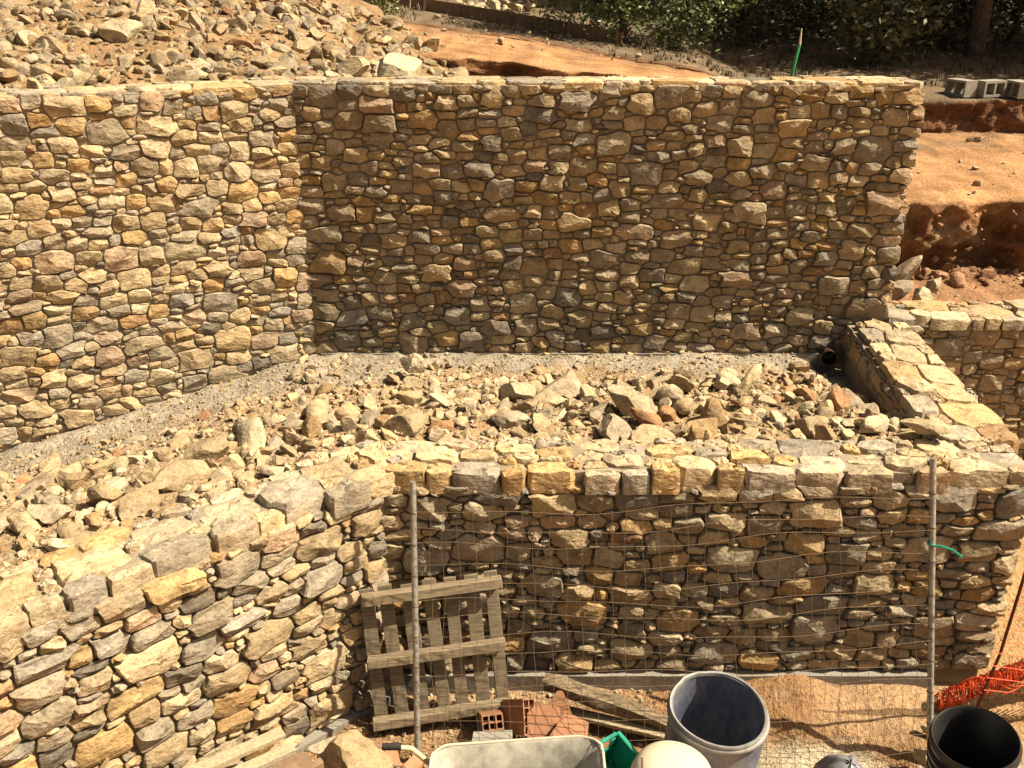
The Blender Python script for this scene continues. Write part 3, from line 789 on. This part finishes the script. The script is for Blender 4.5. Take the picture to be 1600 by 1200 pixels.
# hose end and blocks on the hill
def hill_z(x, y):
    ys, zs = prof(x); return float(np.interp(y, [float(v) for v in ys], [float(v) for v in zs]))
hz = tag(empty('garden_hose', (2.66, 9.25, 3.4)), 'green hose end standing up behind the tall shaded wall', 'hose')
MB().tube([(2.655, 9.25, 3.0), (2.655, 9.25, 3.9), (2.675, 9.25, 4.06), (2.70, 9.25, 4.22)], .014, 8).build('hose_body', M['hosegreen'], hz, smooth=60)
MB().tube([(2.70, 9.25, 4.22), (2.70, 9.25, 4.36)], [.012, .005], 8).build('nozzle', M['cream'], hz, smooth=60)
def hollow(name, c, size, rz, mat, nx, nz, wall, label, group=None, tilt=0, tiltx=0, cat='block'):
    """extruded hollow unit: outer box with nx by nz channels running along its local y"""
    Mx = Matrix.Rotation(rz, 3, 'Z') @ Matrix.Rotation(tilt, 3, 'Y') @ Matrix.Rotation(tiltx, 3, 'X')
    o = tag(empty(name, c), label, cat, group)
    sx, sy, sz = size
    shell = MB()
    shell.box(Vector(c) + Mx @ Vector((0, 0, sz / 2 - wall / 2)), (sx / 2, sy / 2, wall / 2), Mx)
    shell.box(Vector(c) + Mx @ Vector((0, 0, -sz / 2 + wall / 2)), (sx / 2, sy / 2, wall / 2), Mx)
    for k in (-1, 1): shell.box(Vector(c) + Mx @ Vector((k * (sx / 2 - wall / 2), 0, 0)), (wall / 2, sy / 2 - .001, sz / 2 - wall - .0005), Mx)
    shell.build('shell', mat, o)
    
    web = MB()
    for k in range(1, nx): web.box(Vector(c) + Mx @ Vector((-sx / 2 + sx * k / nx, 0, 0)), (wall / 2, sy / 2 - .002, sz / 2 - wall - .001), Mx)
    for k in range(1, nz): web.box(Vector(c) + Mx @ Vector((0, 0, -sz / 2 + sz * k / nz)), (sx / 2 - wall - .001, sy / 2 - .003, wall / 2), Mx)
    web.build('web', mat, o)
    return o
for i, (x, y, rz) in enumerate([(6.95, 15.0, 1.9), (7.38, 14.95, .35), (7.80, 14.90, 1.62), (8.06, 14.90, 1.54), (8.32, 14.90, 1.6)]):
    hollow('concrete_block', (x, y, hill_z(x, y) + .12), (.42, .22, .24), rz, M['block'], 2, 1, .035, ['leftmost grey concrete block on the shaded bank, set askew', 'concrete block on the shaded bank turned with its hollow end forward', 'pale concrete block third from the left on the shaded bank', 'pale concrete block fourth from the left on the shaded bank', 'pale concrete block last in the row on the shaded bank'][i])

# timber edging on the slope
bp = [(-7.2, 20.6), (-4.72, 20.0), (-1.92, 19.0), (.91, 17.6), (1.9, 16.9)]
for i in range(4):
    a = Vector((*bp[i], hill_z(*bp[i]) + .10)); b = Vector((*bp[i + 1], hill_z(*bp[i + 1]) + .10))
    d = b - a; Mx = Matrix((d.normalized(), Vector((-d.y, d.x, 0)).normalized(), d.normalized().cross(Vector((-d.y, d.x, 0)).normalized()))).transposed()
    e = tag(empty('edging_board', a), ['farthest left timber edging board on the slope', 'timber edging board left of the small bush on the slope', 'timber edging board right of the small bush on the slope', 'last timber edging board running into the green shrub'][i], 'board', 'timber edging')
    MB().box((a + b) / 2, (d.length / 2 - .02, .02, .11), Mx).build('plank', M['plankb'], e)
    for k in (.1, .9): MB().box(a.lerp(b, k) + Vector((0, -.05, .02)), (.025, .025, .17)).build('stake', M['plankb'], e)

# ------------------------------------------------------------------ foreground clutter
wb = tag(empty('wheelbarrow', (0, 3.85, -.14)), 'cement caked wheelbarrow at the bottom edge in front of the pallet', 'wheelbarrow')
def rrect(cx, cy, hx, hy, rad, z, n=6, sx=0):
    P = []
    for qx, qy, a0 in ((1, 1, 0), (-1, 1, 90), (-1, -1, 180), (1, -1, 270)):
        for k in range(n + 1):
            t = R(a0 + 90 * k / n)
            P.append(Vector((cx + qx * (hx - rad) + rad * math.cos(t), cy + qy * (hy - rad) + rad * math.sin(t), z + sx * (qx * (hx - rad) + rad * math.cos(t)))))
    return P
ringsP = [rrect(.02, 3.84, .50, .36, .12, .64, sx=.09), rrect(.02, 3.84, .485, .345, .115, .63, sx=.09), rrect(.0, 3.84, .42, .29, .10, .48, sx=.07), rrect(-.01, 3.84, .36, .25, .09, .38, sx=.02), rrect(-.02, 3.84, .15, .1, .05, .365)]
Vt = [v for p_ in ringsP for v in p_]; nr = len(ringsP[0]); Ft = []
for i in range(len(ringsP) - 1):
    for k in range(nr): Ft.append((i * nr + k, i * nr + (k + 1) % nr, (i + 1) * nr + (k + 1) % nr, (i + 1) * nr + k))
Ft.append(tuple((len(ringsP) - 1) * nr + k for k in range(nr)))
mt = MB(); mt.add(Vt, Ft); tr = mt.build('tray', M['tray'], wb, smooth=60)
rp = rrect(.02, 3.84, .505, .365, .125, .642, sx=.09)
MB().tube([p_ + Vector((.006 * math.sin(i_ * 2.1), .006 * math.sin(i_ * 1.3), .008 * math.sin(i_ * .9))) for i_, p_ in enumerate(rp + [rp[0]])], .010, 8, cap=False).build('rim', M['trayrim'], wb, smooth=60)
for s_ in (1, -1):
    y0 = 3.84 + s_ * .22
    hd = MB().tube([(.62, 3.84 + s_ * .06, .10), (.2, 3.84 + s_ * .16, .28), (-.34, y0 + s_ * .08, .34), (-.50, y0 + s_ * .11, .50), (-.60, y0 + s_ * .12, .605), (-.76, y0 + s_ * .12, .62)], .017, 8).build('handle', M['handle'], wb, smooth=60)
    MB().tube([(-.66, y0 + s_ * .12, .62), (-.76, y0 + s_ * .12, .62), (-.775, y0 + s_ * .12, .62)], [.022, .022, .018], 10).build('grip', M['grip'], hd, smooth=40)
    MB().tube([(-.15, 3.84 + s_ * .2, .38), (-.25, 3.84 + s_ * .22, -.12)], .016, 8).build('leg', M['handle'], wb, smooth=60)
wh = empty('wheel', (0, 0, 0)); wh.parent = wb; wh.location = Vector((.68, 3.84, .06)) - Vector((0, 3.85, -.14))
lathe([(.12, -.04), (.18, -.045), (.2, 0), (.18, .045), (.12, .04), (.12, -.04)], (.68, 3.84, .06), (0, 1, 0), 28).build('tyre', M['grip'], wh, smooth=50)
lathe([(0, -.03), (.12, -.035), (.12, .035), (0, .03)], (.68, 3.84, .06), (0, 1, 0), 24).build('hub', M['handle'], wh, smooth=50)

# green plastic crate
gc = tag(empty('plastic_crate', (.64, 4.12, .2)), 'open green plastic crate wedged beside the wheelbarrow', 'crate')
Gm = Matrix.Rotation(-.95, 3, 'Z') @ Matrix.Rotation(.22, 3, 'Y'); Gc = Vector((.68, 4.13, .36))
def gbox(name, c, hx, mat='green'): return MB().box(Gc + Gm @ Vector(c), hx, Gm).build(name, M[mat], gc, bevel=.004)
gbox('side', (0, .115, 0), (.24, .006, .13)); gbox('side', (0, -.115, 0), (.24, .006, .13))
gbox('end_panel', (-.235, 0, -.045), (.006, .109, .085)); gbox('end_panel', (-.235, .085, .075), (.006, .025, .035)); gbox('end_panel', (-.235, -.085, .075), (.006, .025, .035))
gbox('end_panel', (.235, 0, 0), (.006, .109, .13)); gbox('floor_panel', (0, 0, -.125), (.229, .109, .005))
for s_ in (1, -1): gbox('rim', (0, s_ * .125, .131), (.25, .014, .006))
for s_ in (1, -1): gbox('rim', (s_ * .245, 0, .1315), (.012, .111, .006))

# upturned cream basin, stick, sack
cb = tag(empty('plastic_tank', (.88, 3.87, -.12)), 'cream plastic tank with a domed top in front of the blue drum', 'tank')
lathe([(0, .975), (.11, .97), (.175, .945), (.215, .905), (.236, .85), (.24, .78), (.24, .5), (.246, .48), (.246, .45), (.24, .43), (.23, .03), (.2, 0)], (.88, 3.87, -.12), (.02, -.03, 1), 40).build('tank_wall', M['cream'], cb, smooth=50)
lathe([(.241, .66), (.247, .665), (.247, .685), (.241, .69)], (.88, 3.87, -.12), (.02, -.03, 1), 40).build('hoop', M['cream'], cb, smooth=50)
st = MB(); st.tube([(.70, 3.38, -.1), (.69, 3.45, .5), (.665, 3.55, 1.19)], [.012, .011, .007], 7)
tag(st.build('stick', M['plank'], smooth=50), 'thin wooden stick standing in front of the cream tank', 'stick')
lb = lathe([(.02, .42), (.08, .40), (.13, .34), (.165, .24), (.18, .1), (.17, 0)], (2.05, 4.32, -.03), (.08, -.1, 1), 36, lambda t, h: .014 * math.sin(5 * t + 3 * h) + .01 * math.sin(9 * t))
tag(lb.build('plastic_sack', M['sack'], smooth=60), 'rounded grey plastic sack at the bottom edge right of the drum', 'sack')

# log and plank
lg = MB(); lp = [(.24, 5.28, .13), (.33, 5.25, .14), (.48, 5.20, .10), (.62, 5.17, .07), (.80, 5.12, .04), (1.0, 5.06, .0), (1.2, 5.0, -.05)]
lg.tube(lp, [.055, .072, .066, .062, .064, .058, .05], 12)
for i, v in enumerate(lg.v):
    lg.v[i] = tuple(np.array(v) + .012 * np.array((math.sin(i * 2.3), math.sin(i * 1.7 + 1), math.sin(i * 3.1))))
tag(lg.build('log', M['bark'], smooth=45), 'crooked dead log lying at the foot of the lower wall', 'log')
def board(name, a, b, w_, t_, mat, label, roll=0):
    a, b = Vector(a), Vector(b); d = (b - a); e = d.normalized(); s_ = e.cross(Vector((0, 0, 1))).normalized(); u_ = s_.cross(e)
    Mx = Matrix((e, s_, u_)).transposed() @ Matrix.Rotation(roll, 3, 'X')
    o = MB().box((a + b) / 2, (d.length / 2, w_ / 2, t_ / 2), Mx, .003).build(name, M[mat], bevel=.003)
    return tag(o, label, 'plank')
board('plank', (.36, 5.20, -.06), (1.25, 4.92, -.075), .09, .03, 'plank', 'pale plank on the ground beneath the dead log')
board('plank', (-2.5, 3.86, .36), (-1.50, 4.62, .30), .085, .035, 'plank', 'pale grooved plank topmost in the bottom left pile, nearest the wall')
board('plank', (-2.45, 3.75, .315), (-1.42, 4.55, .24), .085, .035, 'plank', 'pale plank second from the wall in the bottom left pile')
board('plank', (-2.3, 3.72, .23), (-1.30, 4.50, .17), .16, .04, 'plankb', 'wide brown plank lying lowest in the bottom left pile')
board('plank', (-2.2, 3.62, .24), (-1.22, 4.46, .20), .05, .05, 'plankb', 'narrow brown batten along the near side of the bottom left pile')
board('plank', (-2.62, 3.9, .30), (-2.42, 4.16, .56), .10, .025, 'plankb', 'short dark board stuck upright against the left foreground wall', .6)

# hollow bricks and shards
hollow('hollow_brick', (-.15, 5.06, -.02), (.15, .22, .11), .18, M['terra'], 3, 2, .008, 'hollow terracotta brick lying under the lower edge of the pallet', tiltx=-.6, cat='brick')
hollow('hollow_brick', (.05, 5.05, .02), (.10, .26, .24), .5, M['terra'], 2, 4, .008, 'hollow terracotta brick tipped on end beside the broken tiles', tilt=.35, tiltx=-.65, cat='brick')
def shard(c, pts, t_, Mx, label, mat='terra', name='tile_shard'):
    n_ = len(pts); V = [Vector(c) + Mx @ Vector((x, y, s_)) for s_ in (-t_ / 2, t_ / 2) for x, y in pts]
    F = [tuple(range(n_))[::-1], tuple(range(n_, 2 * n_))] + [(k, (k + 1) % n_, n_ + (k + 1) % n_, n_ + k) for k in range(n_)]
    m_ = MB(); m_.add(V, F); return tag(m_.build(name, M[mat]), label, 'tile')
RX = lambda a: Matrix.Rotation(a, 3, 'X'); RZ = lambda a: Matrix.Rotation(a, 3, 'Z'); RY = lambda a: Matrix.Rotation(a, 3, 'Y')
shard((.22, 4.94, .06), [(-.12, -.12), (.13, -.13), (.12, .10), (-.03, .15), (-.11, .08)], .014, RZ(.1) @ RX(.95), 'large broken terracotta slab standing behind the wheelbarrow')
shard((.30, 5.10, .06), [(-.10, -.10), (.16, -.06), (.02, .15)], .014, RZ(-.3) @ RX(.8), 'pointed terracotta shard behind the large broken slab')
shard((.42, 4.96, .0), [(-.12, -.10), (.16, -.08), (.08, .10), (-.10, .08)], .014, RZ(-.6) @ RX(.35) @ RY(.3), 'terracotta shard lying flat right of the large broken slab')
shard((.34, 4.85, .03), [(-.10, -.09), (.10, -.10), (.12, .03), (-.04, .12)], .014, RZ(-.5) @ RX(.7) @ RY(.5), 'dark terracotta shard leaning against the wheelbarrow rim')
shard((.02, 5.16, -.03), [(-.16, -.05), (.15, -.07), (.10, .08), (-.08, .07)], .014, RZ(.2) @ RX(.2), 'terracotta shard lying by the right foot of the pallet')
shard((-.14, 4.86, -.04), [(-.16, -.07), (.14, -.08), (.15, .08), (-.12, .09)], .03, RZ(.1) @ RX(.35), 'pale cracked slab on the ground below the pallet', 'block', 'stone_slab')
for i, (x, y, a) in enumerate([(-.72, 4.56, .3), (-.66, 4.65, 1.2), (-.80, 4.68, 2.0), (-1.28, 4.42, .8), (-1.22, 4.52, 2.2)]):
    shard((x, y, -.05 + .03 * i % .09 + (.15 if x < -1 else 0)), [(-.09, -.03), (.08, -.05), (.10, .03), (-.04, .06)], .008, RZ(a) @ RX(.5 - .2 * i), ['small curved red shard just right of the pale boulder', 'red tile shard behind the wheelbarrow grip', 'red tile shard between the boulder and the pallet', 'red shard at the near end of the plank pile', 'red shard between the plank pile and the boulder'][i])
rock_obj(r, (-1.06, 4.56, .06), .3, 'big pale plastered boulder between the plank pile and the wheelbarrow', None, ci=1, shape=(.27, .24, .24), tilt=.2, planes=6)
rock_obj(r, (-1.25, 4.72, .06), .13, 'grey crumbly lump behind the pale plastered boulder', None, ci=5, planes=9)

# ------------------------------------------------------------------ orange netting and its stake
nr_ = tag(empty('safety_netting', (3.5, 5.3, -.1)), 'bundled orange safety netting trailing from the lower wall to the right edge', 'netting')
a, b = Vector((3.12, 5.26, -.06)), Vector((4.3, 5.45, .34)); rn = random.Random(3)
sm = MB()
for k in range(16):
    ph = rn.uniform(0, 6.28); rad = rn.uniform(.03, .075)
    sm.tube([a.lerp(b, i / 24) + Vector((0, math.cos(ph + i * .5) * rad, math.sin(ph + i * .5) * rad + .03 * math.sin(i * .4))) for i in range(25)], .0035, 4, cap=False)
sm.build('strand', M['orange'], nr_)
lp_ = MB()
for k in range(230):
    c = a.lerp(b, rn.random()); rad = rn.uniform(.045, .075); tl = rn.uniform(-.35, .35)
    lp_.tube([c + Vector((math.sin(tl) * rad * math.cos(t) + rn.uniform(-.01, .01), rad * math.cos(t), rad * math.sin(t) + .02)) for t in [j * .7 for j in range(10)]], .0032, 3, cap=False)
lp_.build('loop', M['orange'], nr_)
tail = MB()
for k in range(14):
    p0 = Vector((3.42 + k * .06, 5.02 - k * .004, .25 + k * .07)); p1 = Vector((3.75 + k * .05, 5.30, .16))
    tail.tube([p0, p0.lerp(p1, .5) + Vector((.02, 0, -.03)), p1], .004, 4, cap=False)
for k in range(12):
    p0 = Vector((3.34 + k * .005, 5.12, .2 + k * .11)); p1 = Vector((4.3, 5.2, .2 + k * .085 - .05))
    tail.tube([p0, p0.lerp(p1, .3) + Vector((0, 0, -.04)), p0.lerp(p1, .6) + Vector((0, 0, -.06)), p1], .0036, 4, cap=False)
tail.build('loose_net', M['orange'], nr_)
sk = MB(); sk.tube([(3.38, 5.22, -.12), (3.40, 5.14, .5), (3.33, 5.0, 1.31), (3.32, 4.97, 1.6)], .011, 7)
tag(sk.build('stake', M['redbar'], smooth=50), 'thin dark red bar standing slanted in the orange netting', 'stake')

# ------------------------------------------------------------------ trees and shrubs
def leaf_mat(name, c0, c1):
    m, n, l, p = new_mat(name)
    a = n.new('ShaderNodeAttribute'); a.attribute_name = 'tint'
    l.new(a.outputs['Color'], p.inputs['Base Color']); p.inputs['Roughness'].default_value = .5
    p.inputs['Specular IOR Level'].default_value = .35
    p.inputs['Transmission Weight'].default_value = 0
    return m
M['leaf'] = leaf_mat('foliage', 0, 0)
M['trunk'] = plain('tree_bark', (.12, .085, .055), .9, .3, 10, 0, .02)
def leaves(centers, spread, per, size, cols, r, squash=.75):
    cen = np.repeat(centers, per, 0) + r.normal(0, 1, (len(centers) * per, 3)) * np.array((spread, spread, spread * squash))
    n_ = len(cen)
    d1 = r.normal(0, 1, (n_, 3)); d1[:, 2] *= .6; d1 /= np.linalg.norm(d1, axis=1, keepdims=True)
    d2 = np.cross(d1, r.normal(0, 1, (n_, 3))); d2 /= np.linalg.norm(d2, axis=1, keepdims=True)
    s_ = size * r.uniform(.6, 1.3, (n_, 1))
    V = np.stack([cen - d1 * s_, cen + d2 * s_ * .42, cen + d1 * s_, cen - d2 * s_ * .42], 1).reshape(-1, 3)
    F = np.arange(n_ * 4).reshape(-1, 4)
    ct = np.repeat(r.uniform(0, 1, len(centers)), per) * .6 + r.uniform(0, .4, n_)
    T = np.array(cols[0]) * (1 - ct[:, None]) + np.array(cols[1]) * ct[:, None]
    return V, F, np.repeat(T, 4, 0)
def tree(name, base, h, blobs, ncl, per, size, cols, label, cat='tree', group=None, seed=1, trunk_r=.13, spread=.22, limbs=6):
    r = np.random.default_rng(seed); base = Vector(base)
    o = tag(empty(name, base), label, cat, group)
    cs = []
    wts = np.array([b[3] * b[4] * b[5] for b in blobs]); wts = wts / wts.sum()
    for k in range(ncl):
        b = blobs[r.choice(len(blobs), p=wts)]
        d = r.normal(0, 1, 3); d /= np.linalg.norm(d); q_ = r.uniform(.35, 1.05) ** .6
        cs.append((b[0] + d[0] * b[3] * q_, b[1] + d[1] * b[4] * q_, b[2] + d[2] * b[5] * q_))
    cs = np.array(cs)
    gz = np.array([hill_z(float(np.clip(c[0] + base.x, -39, 39)), float(c[1] + base.y)) - base.z for c in cs]); cs[:, 2] = np.maximum(cs[:, 2], gz + .12)
    V, F, T = leaves(cs, spread, per, size, cols, r)
    mesh_obj('crown', V, F, M['leaf'], o, tint=T)
    m_ = MB()
    pts = [base + Vector((.06 * math.sin(k * 1.3 + seed), .05 * math.cos(k + seed), h * k / 6 - .2)) for k in range(7)]
    m_.tube(pts, [trunk_r * (1.15 - .13 * k) for k in range(7)], 9)
    for k in range(limbs):
        c = cs[r.integers(len(cs))]; s0 = pts[2 + k % 4]
        e_ = base + Vector(c); mid = s0.lerp(e_, .5) + Vector((0, 0, .15))
        m_.tube([s0, mid, e_], [trunk_r * .45, trunk_r * .3, trunk_r * .08], 6)
    m_.build('trunk', M['trunk'], o, smooth=60)
    return o
G1 = ((.05, .075, .025), (.14, .18, .055)); G2 = ((.03, .04, .018), (.07, .085, .035)); G3 = ((.05, .055, .02), (.13, .125, .05))
def gz(x, y): return (x, y, hill_z(x, y))
tree('leafy_shrub', gz(2.0, 17.4), 2.6, [(-.2, 0, 1.2, 1.3, 1.0, 1.3), (1.0, .2, .9, 1.0, .9, 1.1), (-1.0, .4, 1.3, .8, .8, 1.0), (.2, .3, 2.6, 1.4, 1.1, 1.0)], 420, 32, .055, G1, 'bushy green shrub above the middle of the tall wall', 'shrub', seed=3, trunk_r=.08, spread=.17)
tree('leafy_shrub', gz(4.6, 19.4), 2.4, [(0, 0, 1.2, 1.3, 1.0, 1.1), (1.0, .5, 1.5, 1.0, .9, 1.0)], 200, 26, .06, G2, 'dark green shrub right of the bushy green shrub', 'shrub', seed=4, trunk_r=.08, spread=.2)
tree('small_bush', gz(-2.25, 17.0), .5, [(0, 0, .35, .28, .28, .35)], 60, 16, .035, ((.10, .11, .03), (.17, .17, .06)), 'small yellowish bush on the slope beside the timber edging', 'bush', seed=5, trunk_r=.02, spread=.08, limbs=3)
TR_ = [(8.7, 18.6, 'dark spreading tree over the concrete blocks'), (11.2, 17.9, 'dark tree at the far right edge of the slope'), (5.2, 22.5, 'tree standing behind the green hose'), (9.4, 22.5, 'tree far back at the right of the slope'), (4.4, 24.5, 'tree behind the bushy green shrub'), (12.6, 21, 'tree beyond the right edge of the slope'), (7.0, 26, 'tall tree deep in the shade at the back'), (13.5, 17.2, 'outermost tree on the right')]
for i, (x, y, lab) in enumerate(TR_):
    hh = 6.2
    tree('hill_tree', gz(x, y), hh, [(0, 0, 4.6, 2.3, 2.1, 1.4), (1.2, -.6, 5.4, 1.7, 1.6, 1.2), (-1.3, .3, 3.6, 1.6, 1.6, 1.0), (.4, -1.0, 3.2, 1.5, 1.3, .9)], 190, 34, .11, G2 if i % 2 else G3, lab, 'tree', 'trees on the hillside', seed=20 + i, trunk_r=.16, spread=.30)
for i, (x, y, lab) in enumerate([(-7.5, 24, 'tree at the upper left behind the rubble heap'), (-3.6, 26.5, 'tree at the top behind the timber edging'), (.0, 27, 'tree at the top behind the far rock pile')]):
    tree('hill_tree', gz(x, y), 5, [(0, 0, 3.6, 2.2, 2.0, 1.4), (.8, -.4, 2.0, 1.8, 1.5, 1.2), (-1, .3, 2.2, 1.8, 1.5, 1.2)], 190, 34, .11, G2, lab, 'tree', 'trees on the hillside', seed=40 + i, trunk_r=.15, spread=.3)
UND = [(6.6, 17.4, .7), (8.6, 19.4, 1.0), (10.2, 20.2, 1.3), (6.4, 20.6, 1.4), (7.8, 22.4, 1.7), (11.8, 18.9, 1.2), (4.9, 24.0, 1.9), (9.6, 24.6, 2.0), (12.4, 24.2, 2.0), (2.6, 25.0, 2.0), (14.6, 22.5, 2.0), (6.9, 25.4, 2.1), (.6, 27.5, 2.2)]
for i, (x, y, k) in enumerate(UND):
    tree('understory_shrub', gz(x, y), k * 1.3, [(0, 0, k * .7, k * .9, k * .8, k * .8), (.5 * k, .2, k * 1.3, .7 * k, .7 * k, .6 * k), (-.6 * k, .2, k * 1.1, .7 * k, .7 * k, .6 * k)], int(90 * k), 26, .075, G2 if i % 3 else G3, ['low shrub nearest the concrete blocks', 'shaded shrub behind the concrete blocks', 'shaded shrub behind the right end of the blocks', 'shaded shrub behind the dark spreading tree', 'shaded shrub deep behind the blocks', 'shaded shrub at the right edge of the slope', 'tall shrub far behind the green hose', 'tall shrub at the back on the right', 'tall shrub at the back, far right', 'tall shrub behind the bushy green shrub', 'tall shrub beyond the right edge', 'tall shrub at the back between the trees', 'shrub at the back above the far rock pile'][i], 'shrub', 'shaded undergrowth shrubs', seed=60 + i, trunk_r=.06, spread=.24)
# low growth on the shaded floor
def tufts(name, n, xr, yr, hgt, cols, label, cat, seed):
    r = np.random.default_rng(seed); V = []; T = []
    for k in range(n):
        x = r.uniform(*xr); y = r.uniform(*yr); z = hill_z(x, y) - .02; hgt_ = hgt * r.uniform(.4, 1.3); c = np.array(cols[0]) + (np.array(cols[1]) - np.array(cols[0])) * r.random()
        for j in range(6):
            a_ = r.uniform(0, 6.28); d_ = np.array((math.cos(a_), math.sin(a_), 0)); s_ = np.array((-d_[1], d_[0], 0)) * .012
            p0 = np.array((x, y, z)) + d_ * r.uniform(0, .05); p1 = p0 + d_ * hgt_ * r.uniform(.2, .6) + np.array((0, 0, hgt_))
            V += [p0 - s_, p0 + s_, p1]; T += [c, c, c * 1.15]
    o = mesh_obj(name, np.array(V), np.arange(len(V)).reshape(-1, 3), M['leaf'], tint=np.array(T))
    return tag(o, label, cat, kind='stuff')
tufts('dry_grass', 1500, (1.5, 13), (15.4, 23), .13, ((.07, .055, .03), (.13, .10, .055)), 'dry grass and low growth on the shaded slope', 'grass', 7)
tufts('weeds', 350, (-6, 1.5), (17.2, 22), .14, ((.12, .10, .05), (.22, .17, .09)), 'sparse dry weeds on the brown slope', 'grass', 8)
rc = np.random.default_rng(77); J = Joined(); shp = [rock_shape(rc, 2, .8, 6) for _ in range(10)]
for k in range(1020):
    if k >= 900: x = rc.uniform(3.9, 8.2); t_ = rc.uniform(.05, .95); y = 10.66 - .12 * t_ + rc.normal(0, .04); z = 1.62 + .75 * t_
    elif k < 600: x = rc.uniform(3.9, 8.2); y = 10.62 - abs(rc.normal(0, .22)); z = hill_z(x, y)
    else: x = rc.uniform(-2.5, 3); y = float(np.interp(x, [-3, 0, 3], [13.6, 12.95, 12.55])) - abs(rc.normal(0, .25)); z = hill_z(x, y)
    s_ = .012 + rc.exponential(.022 if k < 900 else .012); V, F = shp[rc.integers(10)]
    J.add(V @ rot_rand(rc).T * s_ + np.array((x, y, z + s_ * .3)), F, np.array((.22, .115, .06)) * rc.uniform(.8, 1.4))
tag(J.build('soil_clods', M['rock'], None, 26), 'crumbled red soil lying along the foot of the cut banks', 'soil', kind='stuff')
# loose stones on the slope and the right hand track
r3 = np.random.default_rng(5); J = Joined(); shp = [rock_shape(r3, 2, .7, 7) for _ in range(12)]
for k in range(420):
    if k < 260: x = r3.uniform(-6, 3); y = r3.uniform(15, 20)
    else: x = r3.uniform(3.9, 9.5); y = r3.uniform(9.3, 14.4)
    s_ = .012 + r3.exponential(.018); V, F = shp[r3.integers(12)]
    J.add(V @ rot_rand(r3).T * s_ + np.array((x, y, hill_z(x, y) + s_ * .3)), F, RPAL[r3.choice(len(RPAL), p=RPW)])
tag(J.build('loose_stones', M['rock'], None, 26), 'loose stones scattered over the slope and the red track', 'pebbles', kind='stuff')
